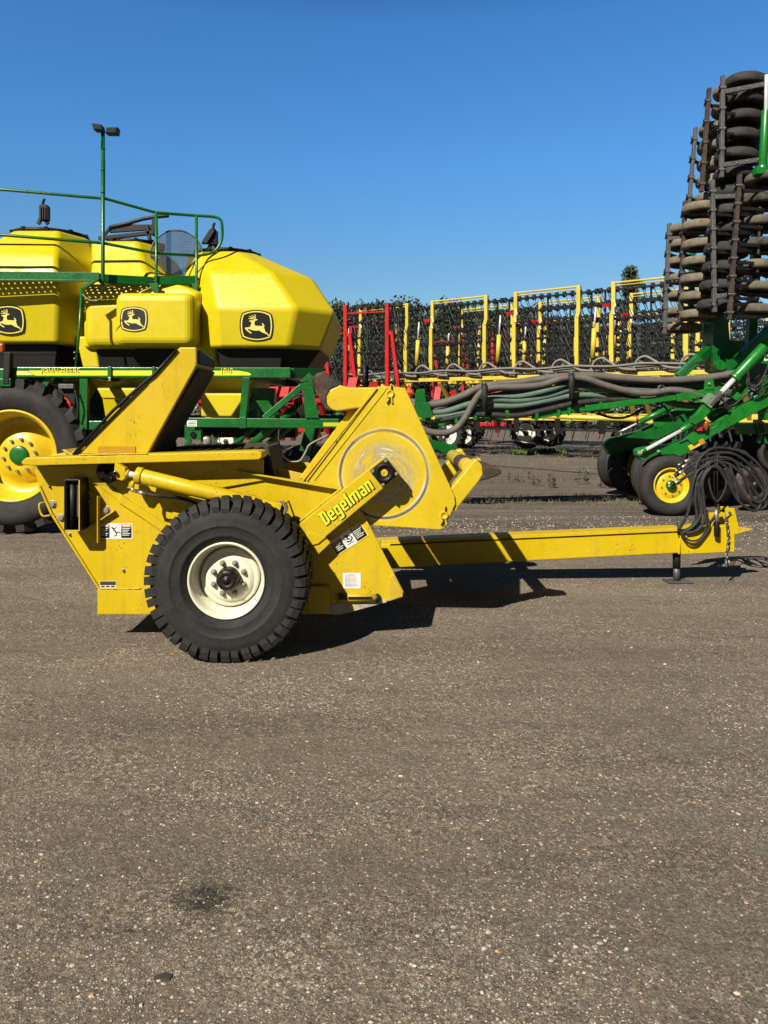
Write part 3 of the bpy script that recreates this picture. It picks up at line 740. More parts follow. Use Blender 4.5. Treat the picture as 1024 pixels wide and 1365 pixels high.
b.lathe(P(143,629,YC+.10), (0,-1,0), [(.078,-.09),(.082,-.01),(.076,0),(.02,.004),(0,.004)], DKMET, 24)
for k in range(5): a = k*1.257+.3; b.cyl(P(143,629,YC+.1)+Vector((math.cos(a)*.055,-.004,math.sin(a)*.055)), P(143,629,YC+.1)+Vector((math.cos(a)*.055,-.016,math.sin(a)*.055)), .009, DKMET, 6); b.split('rod_pivot', pk, .003)
b = MB(); e = P(372.5,679,YC-.01); b.lathe(e, (0,-1,0), [(0,.03),(.022,.03),(.03,.02),(.033,.0)], BLACK, 20); b.lathe(e, (0,-1,0), [(.033,.012),(.044,.02),(.050,.01),(.052,-.08)], ZINC, 28); b.build('barrel_pivot', pk)
b = MB(); b.tube([P(372,679,YC+.04), P(385,668,YC+.05), P(393,690,YC+.1), P(399,712,YC+.15), P(400,730,YC+.19)], .006, DKMET, 6); b.build('pivot_bracket', pk)
b = MB(); b.cyl(P(177,641,YC-.03), P(177,650,YC-.03), .012, Y_PICK, 10); b.tube([P(176,650,YC-.04), P(177,654,YC-.04), P(185,656,YC-.04)], .011, ZINC, 10); b.cyl(P(185,656,YC-.04), P(193,658,YC-.04), .014, ZINC, 8); b.cyl(P(193,658,YC-.04), P(197,659,YC-.04), .013, RUST, 8); b.build('hose_fitting', pk)
b = MB(); b.tube(cr([P(197,659,YC-.04), P(210,661,YC-.03), P(222,662,YC), P(240,664,YC+.05), P(262,671,YC+.1), P(300,690,YC+.14)], 6), .013, HOSEB, 10); b.build('cylinder_hose', pk)
# --- reel
YP = 5.345
rp = [(501,516),(524,514.5),(530,516),(540,517),(606,661),(607,672),(592,704),(586,706),(492,700),(400,694),(392,660),(404,640)]
reel_m = paint('reel plate', (.80,.575,.005), .45, .0, (.3,.2,.1), 3, chips=.3, var=.06)
nt = reel_m.node_tree; bs = nt.nodes['Principled BSDF']; base = bs.inputs['Base Color'].links[0].from_socket
RC = P(512,632,YP); g_ = nt.nodes.new('ShaderNodeNewGeometry')
sv = nt.nodes.new('ShaderNodeVectorMath'); sv.operation = 'SUBTRACT'; sv.inputs[1].default_value = RC; nt.links.new(g_.outputs['Position'], sv.inputs[0])
sp = nt.nodes.new('ShaderNodeSeparateXYZ'); nt.links.new(sv.outputs[0], sp.inputs[0])
cb = nt.nodes.new('ShaderNodeCombineXYZ'); nt.links.new(sp.outputs[0], cb.inputs[0]); nt.links.new(sp.outputs[2], cb.inputs[1])
ln = nt.nodes.new('ShaderNodeVectorMath'); ln.operation = 'LENGTH'; nt.links.new(cb.outputs[0], ln.inputs[0])
an = nt.nodes.new('ShaderNodeMath'); an.operation = 'ARCTAN2'; nt.links.new(sp.outputs[2], an.inputs[0]); nt.links.new(sp.outputs[0], an.inputs[1])
pv = nt.nodes.new('ShaderNodeCombineXYZ'); 
m70 = nt.nodes.new('ShaderNodeMath'); m70.operation = 'MULTIPLY'; m70.inputs[1].default_value = 70; nt.links.new(ln.outputs['Value'], m70.inputs[0])
nt.links.new(m70.outputs[0], pv.inputs[0]); nt.links.new(an.outputs[0], pv.inputs[1])
sc = tex(nt, 'ShaderNodeTexNoise', 1.0, 5, .65, pv.outputs[0]); pa = tex(nt, 'ShaderNodeTexNoise', 1.6, 3, .5, cb.outputs[0])
def band(lo, a, b_, hi, v=1): return ramp(nt, ln.outputs['Value'], [(max(0,lo), 0), (a, v), (b_, v), (hi, 0)])
def mul(x, y):
    n = nt.nodes.new('ShaderNodeMath'); n.operation = 'MULTIPLY'; nt.links.new(x, n.inputs[0]); nt.links.new(y, n.inputs[1]); return n.outputs[0]
c1 = mix(nt, mul(band(.05,.09,.19,.27,.95).outputs[0], ramp(nt, sc.outputs[0], [(.40,0),(.56,1)]).outputs[0]), base, (.22,.20,.14))
c1 = mix(nt, mul(band(.09,.13,.2,.26,.8).outputs[0], ramp(nt, sc.outputs[0], [(.56,0),(.64,1)]).outputs[0]), c1, (.60,.57,.46))
c1 = mix(nt, mul(band(.285,.30,.33,.34,1).outputs[0], ramp(nt, sc.outputs[0], [(.46,0),(.60,1)]).outputs[0]), c1, (.50,.47,.36))
pn = tex(nt, 'ShaderNodeTexNoise', 1.1, 2, .5, an.outputs[0] if False else pv.outputs[0]); 
c1 = mix(nt, mul(band(.303,.312,.322,.330,1).outputs[0], ramp(nt, pa.outputs[0], [(.30,.35),(.52,1)]).outputs[0]), c1, (.06,.062,.06))
nt.links.new(c1, bs.inputs['Base Color'])
b = MB(); b.prism(rp, YP, YP+.014, reel_m); b.build('reel_plate', pk, .004)
# flanged left edge of the reel (a bent up strip catching the light), wrapped over the full width
def rp3(x, y, Y=YP): v = P(x, y, YP); return Vector((v.x, Y, v.z))
b = MB(); b.bar(P(502,517,YP+.04), P(404,640,YP+.04), .11, .014, Y_REEL, (0,0,1)); b.bar(P(516,517,YP-.003), P(419,640,YP-.003), .006, .006, Y_REEL, (0,-1,0)); b.build('reel_flange', pk)
b = MB(); b.prismw([(rp3(x,y).x, rp3(x,y).z) for x, y in rp], 6.80, 6.814, Y_REEL); b.build('reel_plate', pk, .004)
b = MB(); b.cyl((RC.x, YR+.06, RC.z), (RC.x, 7.0, RC.z), .05, Y_REEL, 20); b.cyl((RC.x,YP+.02,RC.z), (RC.x,6.78,RC.z), .085, Y_REEL, 32); b.build('reel_shaft', pk)
RUSTT = paint('bare rusted tooth steel', (.070,.038,.022), .75, .6, (.22,.18,.14), 14, metal=.1, var=.3, bmp=.4)
# paddle: curved steel bat running the width of the reel
def bat(prof_body, prof_tip, ya, yb_):
    b = MB(); b.prism(prof_body, ya, yb_, Y_REEL, Yref=YP); o = b.build('reel_bat', pk, .01, 2)
    b = MB(); b.prism(prof_tip, ya-.006, yb_-.002, RUSTT, Yref=YP); b.build('worn_tip', o, .012, 2)
bat([(540,519),(520,516),(465,516.5),(452,513),(438,520),(433,529),(435,540),(441,546),(449,548),(484,543),(530,538)], [(453,514),(431,494.5),(421,498),(417,503),(427,536),(434,546),(445,548),(436,538),(436,528),(441,519)], YP+.016, 6.60)
bat([(540,519),(520,516),(465,516.5),(452,513),(438,520),(433,529),(435,540),(441,546),(449,548),(484,543),(530,538)], [(453,514),(431,494.5),(421,498),(417,503),(427,536),(434,546),(445,548),(436,538),(436,528),(441,519)], 6.62, 6.78)
bat([(596,672),(601,652),(633,613),(641,611),(647,622),(645,633),(640,641),(612,676),(608,684)], [(640,612),(650,620),(667,627),(669,631),(655,637),(641,641),(646,632),(647,622)], 6.60, 6.76)
bat([(596,672),(601,652),(633,613),(641,611),(647,622),(645,633),(640,641),(612,676),(608,684)], [(634,611),(650,618),(668,626),(670,632),(655,638),(638,642.5),(643,632),(642,620)], YP+.02, YP+.16)
# round carrier bars between the bats, running across the machine
cb0 = P(627,624,YP+.08)
b = MB(); b.tube([(cb0.x, YP+.09, cb0.z), (cb0.x, 6.78, cb0.z)], .060, Y_SCUF, 20); b.tube([(cb0.x, YP+.35, cb0.z), (cb0.x, 6.1, cb0.z)], .0615, RUSTT, 20); b.build('carrier_bar', pk, .004)
cb1 = P(430,518,YP)
b = MB(); b.tube([(cb1.x+.03, YP+.1, cb1.z), (cb1.x+.03, 6.7, cb1.z)], .075, WORN, 20); b.build('carrier_bar', pk, .004)
b = MB(); b.tube([(-.10, YP+.1, .95), (-.10, 6.7, .95)], .10, Y_SCUF, 16); b.build('carrier_bar', pk, .004)
b = MB(); a_, c_ = P(436,551,YP), P(488,545,YP)
b.prism([(484,535),(491,541),(470,560),(408,640),(396,640),(458,556),(468,545)], YP+.10, YP+.20, Y_PICK, Yref=YP+.02); b.build('reel_shield', pk, .006)
b = MB(); b.bar(P(488,537,YP+.05), P(410,640,YP+.05), .12, .012, Y_SCUF, (0,0,1)); b.build('shield_lip', pk, .003)
def grease_point(px, py):
    b = MB(); c = P(px, py, YP); b.lathe(c, (0,-1,0), [(.026,0),(.030,.010),(.022,.012),(.018,.004),(0,.004)], Y_REEL, 20)
    b.bar(c+Vector((.012,-.008,-.02)), c+Vector((-.02,-.008,-.07)), .012, .012, DKMET); b.bar(c+Vector((.01,-.01,.03)), c+Vector((.012,-.01,.065)), .008, .008, DKMET); b.bar(c+Vector((.01,-.01,-.025)), c+Vector((.014,-.01,-.068)), .010, .010, Y_REEL)
    b.build('lynch_pin', pk)
grease_point(520, 525); grease_point(592, 687)

# --- wheels
def make_tyre(b, c, Ro, half, Rrim, n_lug, m, sign=-1, lugm=None):
    """c: wheel centre; the axis is Y; near face at c.y-half"""
    prof = [(Rrim,-half*.80),(Rrim+.03,-half*.92),(lerp(Rrim,Ro,.16),-half*1.01),(lerp(Rrim,Ro,.19),-half*1.06),(lerp(Rrim,Ro,.22),-half*1.04),(lerp(Rrim,Ro,.35),-half*1.10),(lerp(Rrim,Ro,.40),-half*1.115),(lerp(Rrim,Ro,.41),-half*1.135),(lerp(Rrim,Ro,.43),-half*1.12),(lerp(Rrim,Ro,.55),-half*1.13),(lerp(Rrim,Ro,.72),-half*1.06),(Ro-.045,-half*.92),(Ro-.02,-half*.6),(Ro-.016,0)]
    prof = prof+[(r,-h) for r, h in reversed(prof[:-1])]
    b.lathe(c, (0,1,0), prof, m, 96, close=True)
def lug_block(b, c, Ro, half, a, side, w, m, depth=.026, inner=.09):
    """one tread block wrapping over the shoulder"""
    ca, sa = math.cos(a), math.sin(a)
    def pt(r, h, t): 
        aa = a+t/r; return Vector((c[0]+math.cos(aa)*r, c[1]+h, c[2]+math.sin(aa)*r))
    sec = [(Ro-inner, -half*1.065), (Ro-inner*.5, -half*1.085), (Ro-.014, -half*1.02), (Ro, -half*.93), (Ro+.002, -half*.28)]
    inn = [(Ro-inner-.010, -half*.95), (Ro-inner*.6, -half*.85), (Ro-.05, -half*.8), (Ro-.05, -half*.7), (Ro-.03, -half*.28)]
    w0 = [w*.42, w*.48, w*.50, w*.50, w*.36]
    vs = []
    for (r, h), (ri, hi), ww in zip(sec, inn, w0):
        sk = (h/half+.9)*.035
        for q, (rr_, hh) in ((-1,(r,h)),(1,(r,h)),(1,(ri,hi)),(-1,(ri,hi))): vs.append(pt(rr_, hh*side, q*ww+sk))
    fs = []
    for i in range(len(sec)-1):
        for k in range(4): fs.append((i*4+k, i*4+(k+1)%4, (i+1)*4+(k+1)%4, (i+1)*4+k))
    fs += [(0,1,2,3), tuple(range(len(sec)*4-1, len(sec)*4-5, -1))]
    b.add(vs, fs, m)
def picker_wheel(name, cx, cy, cz, flip=1):
    c = Vector((cx, cy, cz)); Ro = .535; half = .185
    w = bpy.data.objects.new(name, None); col.objects.link(w); w.parent = pk; w.empty_display_size = .1
    w.location = (0,0,0)
    b = MB(); make_tyre(b, c, Ro, half, .245, 0, TYRE)
    for k in range(44):
        a = 2*math.pi*k/44
        lug_block(b, c, Ro, half, a+(.012 if k%2 else 0), 1, .057 if k%2 else .052, TYRE, inner=.115 if k%2 else .085); lug_block(b, c, Ro, half, a+.07, -1, .056, TYRE)
    for k in range(44): 
        a = 2*math.pi*(k+.5)/44
        p = c+Vector((math.cos(a)*(Ro-.012), 0, math.sin(a)*(Ro-.012))); b.box(p, (.022,.10,.040), TYRE, Matrix.Rotation(-a,3,'Y'))
    b.build('tyre', w)
    f = -flip
    b = MB(); y = half*.86
    b.lathe(c, (0,f,0), [(.252,y-.02),(.254,y+.004),(.248,y+.012),(.240,y+.008),(.232,y-.012),(.226,y-.03),(.222,y-.075),(.214,y-.085),(.206,y-.14),(.200,y-.155)], CREAM, 72)
    b.lathe(c, (0,f,0), [(.201,y-.16),(.196,y-.115),(.186,y-.103),(.172,y-.108),(.160,y-.100),(.150,y-.085),(.125,y-.082),(.07,y-.082),(.0,y-.082)], CREAM, 72)
    b.lathe(c, (0,f,0), [(.201,-.2),(.206,y-.14)], CREAM, 48)
    b.build('rim', w)
    b = MB(); b.lathe(c, (0,f,0), [(.078,y-.083),(.075,y-.05),(.071,y-.02),(.066,y-.012),(.060,y-.004),(.040,y+.001),(.035,y-.004),(.022,y-.004),(.020,y+.006),(0,y+.006)], DKMET, 40)
    for k in range(6): a = k*math.pi/3; b.box(c+Vector((math.cos(a)*.058, f*(y-.002), math.sin(a)*.058)), (.014,.012,.010), DKMET, Matrix.Rotation(-a,3,'Y'))
    b.build('hub', w)
    for k in range(8):
        a = R(22.5+45*k)
        p = c+Vector((math.cos(a)*.108, f*(y-.082), math.sin(a)*.108)); b = MB(); q = Vector((0,f,0))
        b.cyl(p, p+q*.007, .020, ZINC, 16); b.tube([p+q*.007, p+q*.026], .0135, ZINC, 6, smooth=False); b.cyl(p+q*.026, p+q*.034, .008, ZINC, 10); b.build('wheel_nut', w, .001)
    return w
picker_wheel('wheel', -1.03, 4.99, .527)
picker_wheel('wheel', -1.03, 7.22, .527, -1)
b = MB(); b.cyl((-1.03,4.95,.527), (-1.03,7.26,.527), .055, DKMET, 16); b.build('axle', pk)

# --- drawbar
YT = 6.98
def tp(px, py): return P(px, py, YT)
l0, l1, r1, r0 = tp(500,722.5), tp(500,758), tp(979,734), tp(979,707)
b = MB()
top = [tp(500,726), tp(906,708), tp(906,737.5), tp(500,758.5)]
b.loft([top, [v+Vector((0,.21,0)) for v in top]], Y_PICK); b.build('drawbar', pk, .012, 3)
b = MB(); t2 = [tp(500,721.5), tp(906,704), tp(906,708.6), tp(500,726.6)]
b.loft([[v+Vector((0,.012,0)) for v in t2], [v+Vector((0,.20,0)) for v in t2]], Y_PICK); b.build('drawbar_cap', pk, .004)
b = MB(); b.bar(tp(520,726.0)+Vector((0,-.001,0)), tp(906,708.6)+Vector((0,-.001,0)), .010, .010, DKMET, (0,0,1)); b.build('seam', pk)
hp = [tp(904,708), tp(940,702), tp(972,700), tp(979,702), tp(979,733), tp(975,736), tp(904,739)]
b = MB(); b.loft([[v+Vector((0,-.012,0)) for v in hp], [v+Vector((0,.24,0)) for v in hp]], Y_PICK); b.build('hitch_box', pk, .008, 3)
for dy in (-.016, .10):
    b = MB(); q = [tp(966,677),(tp(978,677)),tp(984,703),tp(984,711),tp(978,712),tp(978,735),tp(966,735)]
    b.loft([[v+Vector((0,dy,0)) for v in q], [v+Vector((0,dy+.014,0)) for v in q]], Y_PICK); b.build('hitch_plate', pk, .003)
b = MB(); q = [tp(982,703.5),tp(1000,704.5),tp(1004,706),tp(992,709),tp(984,712)]
b.loft([[v+Vector((0,.0,0)) for v in q], [v+Vector((0,.10,0)) for v in q]], Y_SCUF); b.build('hitch_tongue', pk, .004)
b = MB()
for q in ([tp(940,711),tp(950,687),tp(954,685),tp(945,711)], [tp(950,687),tp(965,683),(tp(965,687)),tp(952,691)]):
    b.loft([[v+Vector((0,-.02,0)) for v in q], [v+Vector((0,.12,0)) for v in q]], Y_PICK)
b.split('hitch_bracket', pk, .003)
b = MB(); b.cyl(tp(971.5,683)+Vector((0,-.02,0)), tp(971.5,683)+Vector((0,.12,0)), .012, DKMET, 12); b.build('hitch_pin', pk)
# jack
JX = P(902,775,7.07)
b = MB(); b.cyl((JX.x,7.07,.13), (JX.x,7.07,.30), .036, BLACK, 20); b.cyl((JX.x,7.07,.012), (JX.x,7.07,.14), .030, STEEL, 20); b.build('jack_leg', pk)
b = MB(); b.box((JX.x+.01,7.07,.006), (.24,.16,.010), STEEL); b.build('jack_foot', pk, .003)
# dark scrapes and a weld line on the drawbar
b = MB(); b.tube([tp(906,707)+Vector((0,-.016,0)), tp(906,738)+Vector((0,-.016,0))], .006, Y_PICK, 6); b.build('weld_bead', pk)
# safety chain
b = MB(); x, z = 969.5, 686.0; i = 0
while z < 750:
    xx = x+1.6*math.sin(z*.09); c = P(xx, z+2.3, YT-.05); ax = Vector((1,0,0)) if i%2 else Vector((.25,1,0)).normalized()
    pts = [c+Vector((0,0,1))*math.sin(t)*.020+ax*math.cos(t)*.012 for t in [2*math.pi*k/10 for k in range(10)]]
    b.tube(pts, .0048, RUST if i%3 else ZINC, 6, closed=True); z += 3.5; i += 1
b.tube(cr([P(975,683,YT-.04),P(970,684,YT-.06),P(968,690,YT-.055)], 4), .006, ZINC, 6)
c = P(970,751,YT-.05)
for s in (-1,1): b.tube([c+Vector((s*.012,0,.03)), c+Vector((s*.016,0,-.02))], .006, ZINC, 6)
b.build('safety_chain', pk)
# hose stand and hoses
b = MB()
b.tube([P(957,672,YT+.02), P(956.5,640,YT+.0), P(956,603,YT-.01)], .007, DKMET, 8); b.tube([P(953.5,672,YT+.02), P(952,640,YT+.0), P(953,606,YT-.01)], .006, DKMET, 8)
b.tube(cr([P(956,603,YT),P(955,600,YT-.01),P(953,602,YT),P(953,606,YT)],4), .006, DKMET, 6)
b.lathe(P(955,668,YT+.01),(0,1,0), [(.02,-.006),(.026,0),(.02,.006),(.014,0)], DKMET, 14, close=True)
b.build('hose_stand', pk)
b = MB(); b.cyl(P(955,679,YT-.06), P(955,697,YT-.06), .013, ZINC, 12); b.tube([P(955,672,YT), P(955,679,YT-.06)], .007, DKMET, 6)
b.build('hanger_bolt', pk)
b = MB(); b.cyl(P(955.5,696,YT-.065), P(955.5,715.5,YT-.065), .025, BLKPL, 16); b.build('rubber_grip', pk, .008, 3)
rh = random.Random(5)
def hose(pts, r=.0125, m=HOSEB, ends=False, yoff=0):
    b = MB(); q = [P(x, y, YT+yy+yoff) for x, y, yy in pts]; b.tube(cr(q, 7), r, m, 8)
    if ends:
        a, c = q[0], q[1]; d = (a-c).normalized(); b.cyl(a-d*.01, a+d*.05, r*1.15, ZINC, 8); b.cyl(a+d*.05, a+d*.09, r*1.5, DKMET, 8); b.cyl(a+d*.09, a+d*.12, r*.8, ZINC, 8)
    return b.build('hydraulic_hose', pk)
paths = [
 [(912,637,-.02),(928,625,0),(950,617,.0),(975,620,.02),(1003,650,.03),(1014,700-30,.04),(1005,681,.03),(985,668,.02),(968,640,.0),(954,622,-.03),(938,632,-.04),(932,660,-.03),(934,690,-.02),(922,706,-.02),(905,709,-.03)],
 [(905,641,-.05),(925,630,-.03),(948,618,.0),(972,612,.02),(998,628,.03),(1018,655,.05),(1021,674,.05),(1008,677,.04),(992,660,.03),(972,628,.02),(952,612,0),(935,628,-.03),(926,655,-.03),(929,685,-.03),(920,704,-.02),(905,707,-.02)],
 [(918,613,-.02),(932,606,0),(955,600,.02),(985,600,.03),(1000,610,.05),(1003,630,.05)],
 [(914,620,-.04),(930,610,-.02),(955,604,.0),(980,606,.02),(1006,626,.03),(1020,650,.04),(1019,668,.05),(1003,673,.05),(980,650,.04),(966,622,.02),(948,616,-.02),(930,640,-.05),(927,668,-.05),(929,692,-.04),(918,707,-.03),(906,711,-.03)],
 [(910,628,-.06),(930,616,-.03),(955,610,0),(978,614,.02),(994,640,.03),(1006,668,.03),(1020,664,.04),(1023,640,.04),(1008,616,.03),(984,601,.02),(955,597,0),(938,606,-.02),(928,622,-.04),(931,650,-.06),(936,680,-.05),(926,700,-.04),(908,712,-.03)],
 [(953,618,-.03),(962,626,-.03),(968,645,-.03),(962,662,-.03),(955,668,-.02),(948,655,-.02),(945,635,-.01),(950,619,0)],
 [(946,620,-.04),(930,628,-.06),(923,650,-.07),(918,680,-.06),(910,698,-.05),(904,706,-.04)],
 [(948,622,-.05),(937,640,-.07),(938,665,-.06),(940,690,-.06),(931,706,-.05),(915,711,-.04)],
 [(944,690,-.05),(946,702,-.05),(938,715,-.05),(928,724,-.06),(917,723,-.06),(908,712,-.05)],
 [(942,693,-.05),(941,705,-.05),(933,718,-.05),(921,721,-.06),(911,714,-.05),(905,706,-.04)],
 [(958,672,-.02),(955,684,-.03),(948,694,-.03),(940,706,-.03)],
 [(972,618,.02),(979,640,.02),(984,666,.03),(976,650,.03),(966,624,.02)],
]
for i, p in enumerate(paths): hose(p, .0135 if i not in (5,8,9,10) else .009, HOSEB, ends=i in (0,1,2,3,4))
b = MB(); b.tube([P(904,700,YT-.05), P(904,712,YT-.05), P(908,713,YT+.1)], .008, DKMET, 8); b.tube([P(903,701,YT-.04), P(903,690,YT-.03)], .004, DKMET, 6); b.build('hose_clip', pk)
# ================================================================ AIR SEEDING CART (green and yellow, behind)
ct = thing('air_seeder_cart', 'green and yellow air seeder cart with three big yellow tanks behind the rock picker', 'seeder cart', (-4.0, 11.5, 0))
def oct_ring(xf0, xf1, yf, xr, yr, ycen, z, xl=None):
    """8 corner ring: front edge, bevelled corners, mirrored to the back about ycen"""
    xc = (xf0+xf1)/2; xl = 2*xc-xr if xl is None else xl
    pts = [(xf0,yf),(xf1,yf),(xr,yr),(xr-.02,2*ycen-yr),(xf1,2*ycen-yf),(xf0,2*ycen-yf),(xl+.02,2*ycen-yr),(xl,yr)]
    return [Vector((x, y, z)) for x, y in pts]
def tank(rings, name='tank', bev=.055):
    b = MB(); b.loft(rings, Y_TANK, smooth=True); o = b.build(name, ct, bev, 4, ang=12)
    w = o.modifiers.new('wn', 'WEIGHTED_NORMAL'); w.keep_sharp = False; w.weight = 60
    return o
YM = 11.75
# right tank (nearest the rock picker's reel)
tc = tank([oct_ring(-2.29,-1.34,10.27,-.90,10.60,YM,2.50), oct_ring(-2.31,-1.205,10.20,-.70,10.68,YM,3.04), oct_ring(-2.45,-1.585,10.44,-1.06,10.98,YM,3.585), oct_ring(-2.62,-2.20,10.95,-1.95,11.12,YM,3.99, xl=-2.95)])
# left tank
ta = tank([oct_ring(-6.05,-4.56,10.29,-4.26,10.75,YM,2.56,xl=-6.3), oct_ring(-6.05,-4.50,10.20,-4.18,10.8,YM,3.10,xl=-6.4), oct_ring(-6.05,-4.53,10.22,-4.20,11.1,YM,3.56,xl=-6.4), oct_ring(-5.75,-4.58,10.33,-4.25,11.1,YM,3.80,xl=-6.15), oct_ring(-5.35,-4.72,10.72,-4.50,11.2,YM,4.24,xl=-5.70)])
# middle tank with its bulging front
tb = tank([oct_ring(-4.22,-2.65,10.42,-2.55,10.7,YM,2.50), oct_ring(-4.22,-2.62,10.40,-2.5,10.7,YM,3.30), oct_ring(-4.2,-3.42,10.62,-3.18,10.95,YM,3.62,xl=-4.32), oct_ring(-4.3,-3.62,10.85,-3.46,11.1,YM,4.12,xl=-4.36)])
b = MB(); b.box((-3.13,10.55,2.87), (1.08,1.0,.74), Y_TANK); b.build('tank_bulge', tb, .12, 5)
b = MB(); b.box((-3.78,10.62,2.84), (.78,.75,.70), Y_TANK); b.build('tank_bulge', tb, .13, 5)
def lid(cx, cy, z, rx, parent, open_=False):
    b = MB(); c = Vector((cx, cy, z)); b.lathe(c, (0,0,1), [(rx,-.03),(rx+.015,0),(rx+.01,.03),(rx-.05,.045),(rx*.5,.07),(0,.075)], BLKPL, 40)
    for k in range(10): a = k*.628; b.box(c+Vector((math.cos(a)*rx, math.sin(a)*rx, .02)), (.05,.05,.05), BLKPL, Matrix.Rotation(a,3,'Z'))
    return b.build('lid', parent)
lc = lid(-2.45, 11.55, 4.03, .50, tc); la = lid(-5.18, 11.5, 4.31, .55, ta); lb = lid(-3.85, 11.5, 4.17, .42, tb)
def latch(px0, px1, y0, y1, Y, parent, lean):
    b = MB(); b.prism([(px0,y1),(px0,y0+6),(px0+2,y0+4),(px1-2,y0+4),(px1,y0+7),(px1,y1)], Y-.05, Y+.06, BLACK)
    b.tube([P(px0+5,y0+6,Y), P(px0+6+lean,y0-1,Y), P(px0+8+lean,y0-3,Y)], .022, BLACK, 8)
    b.bar(P(px0+3,y1-2,Y), P(px0-1,y1+6,Y), .04, .05, BLACK); b.bar(P(px1-3,y1-2,Y), P(px1+1,y1+6,Y), .04, .05, BLACK)
    for i in range(4): b.prism([(px0+2+i*3,y1),(px0+3+i*3,y1),(px0+3+i*3,y0+8),(px0+2+i*3,y0+8)], Y-.065, Y-.051, DKMET)
    b.build('lid_latch', parent, .006)
latch(52,63,268,293,11.0,la,0); latch(279,288,300,326,11.1,lc,0)
b = MB(); b.prism([(268,324),(270,320),(279,306),(284,302),(286,308),(276,324)], 11.0, 11.1, BLACK); b.build('lid_latch', lc, .006)
b = MB(); Y = 11.1
b.bar(P(132,318,Y), P(206,310,Y), .06, .06, BLACK); b.prism([(146,301),(150,299),(204,299),(204,306),(146,310)], Y, Y+.05, BLACK)
b.tube([P(146,303,Y), P(170,298,Y), P(190,292,Y), P(208,289,Y), P(225,287.5,Y)], .03, BLACK, 8); b.prism([(202,289),(208,288),(209,312),(203,314)], Y-.02, Y+.06, BLACK)
b.bar(P(196,300,Y), P(200,320,Y), .06, .05, BLACK); b.bar(P(148,302,Y), P(136,318,Y), .04, .04, BLACK); b.build('lid_arm', lb, .006)
# black skirts under the tanks and yellow funnels
def skirt(px0, px1, y0, y1, inset, parent, Yf=10.42):
    b = MB(); a = [P(px0,y0,Yf), P(px1,y0,Yf)]; zt, zb = a[0].z, P(0,y1,Yf).z; xa, xb = a[0].x, a[1].x; k = inset*Yf/F
    def ring(d, z): return [Vector((xa+d,Yf+d*.6,z)), Vector((xb-d,Yf+d*.6,z)), Vector((xb-d,2*YM-Yf-d,z)), Vector((xa+d,2*YM-Yf-d,z))]
    b.loft([ring(0,zt+.03), ring(.01,zt-.10), ring(.02,zt-.11), ring(k*.6,zb)], BLKPL); return b.build('tank_saddle', parent, .01)
skirt(-160,76,463,492,6,ta); skirt(128,226,462,492,10,tb); skirt(289,378,462,492,8,tc)
b = MB(); z0 = P(0,465,10.6).z
b.loft([[Vector((x,y,z0)) for x, y in ((-1.42,10.5),(-.92,10.75),(-.92,12.6),(-1.42,12.8))], [Vector((x,y,z0-.30)) for x, y in ((-1.5,10.6),(-1.15,10.85),(-1.15,12.5),(-1.5,12.7))]], BLKPL)
b.build('tank_saddle', tc, .01)
def funnel(xa, xb, z0, xa1, xb1, z1, parent, y0=10.55, y1=11.2):
    b = MB()
    b.loft([[Vector((xa,y0,z0)),Vector((xb,y0,z0)),Vector((xb,2*YM-y0,z0)),Vector((xa,2*YM-y0,z0))], [Vector((xa1,y1,z1)),Vector((xb1,y1,z1)),Vector((xb1,2*YM-y1,z1)),Vector((xa1,2*YM-y1,z1))], [Vector((xa1+.05,y1+.02,z1-.35)),Vector((xb1-.05,y1+.02,z1-.35)),Vector((xb1-.05,2*YM-y1,z1-.35)),Vector((xa1+.05,2*YM-y1,z1-.35))]], Y_TANK, smooth=True)
    return b.build('funnel', parent, .04, 3)
def X_(px, Y=10.7): return (px-HX)*Y/F
def Z_(py, Y=10.7): return CAM_H-(py-HY)*Y/F
funnel(X_(-160,11), X_(90,11), Z_(488), X_(-90,11), X_(72,11), Z_(545), ta, 10.95, 11.3)
funnel(X_(112,11), X_(245,11), Z_(488), X_(134,11), X_(192,11), Z_(532,11), tb, 10.9, 11.05)
funnel(X_(262,11), X_(356,11), Z_(488), X_(268,11), X_(322,11), Z_(530,11), tc, 10.85, 11.0)
b = MB(); b.loft([[Vector((X_(108),10.5,Z_(450))),Vector((X_(134),10.5,Z_(450))),Vector((X_(134),12,Z_(450))),Vector((X_(108),12,Z_(450)))],[Vector((X_(118),10.5,Z_(492))),Vector((X_(140),10.5,Z_(492))),Vector((X_(140),12,Z_(492))),Vector((X_(118),12,Z_(492)))]], Y_TANK)
b.build('tank_neck', tb, .03, 3)
b = MB(); b.box((X_(275),10.68,Z_(480)), (.4,.4,.45), Y_TANK); b.build('tank_neck', tc, .05, 3)
b = MB(); b.prismw([(X_(267,10.5),Z_(524,10.5)),(X_(330,10.5),Z_(524,10.5)),(X_(309,10.5),Z_(556,10.5)),(X_(268,10.5),Z_(556,10.5))], 10.5, 11.0, Y_TANK); b.build('funnel_outlet', tc, .03, 3)
b = MB(); b.prismw([(X_(128,10.6),Z_(517,10.6)),(X_(190,10.6),Z_(517,10.6)),(X_(180,10.6),Z_(532,10.6)),(X_(136,10.6),Z_(532,10.6))], 10.6, 11.0, Y_TANK); b.build('funnel_outlet', tb, .03, 3)
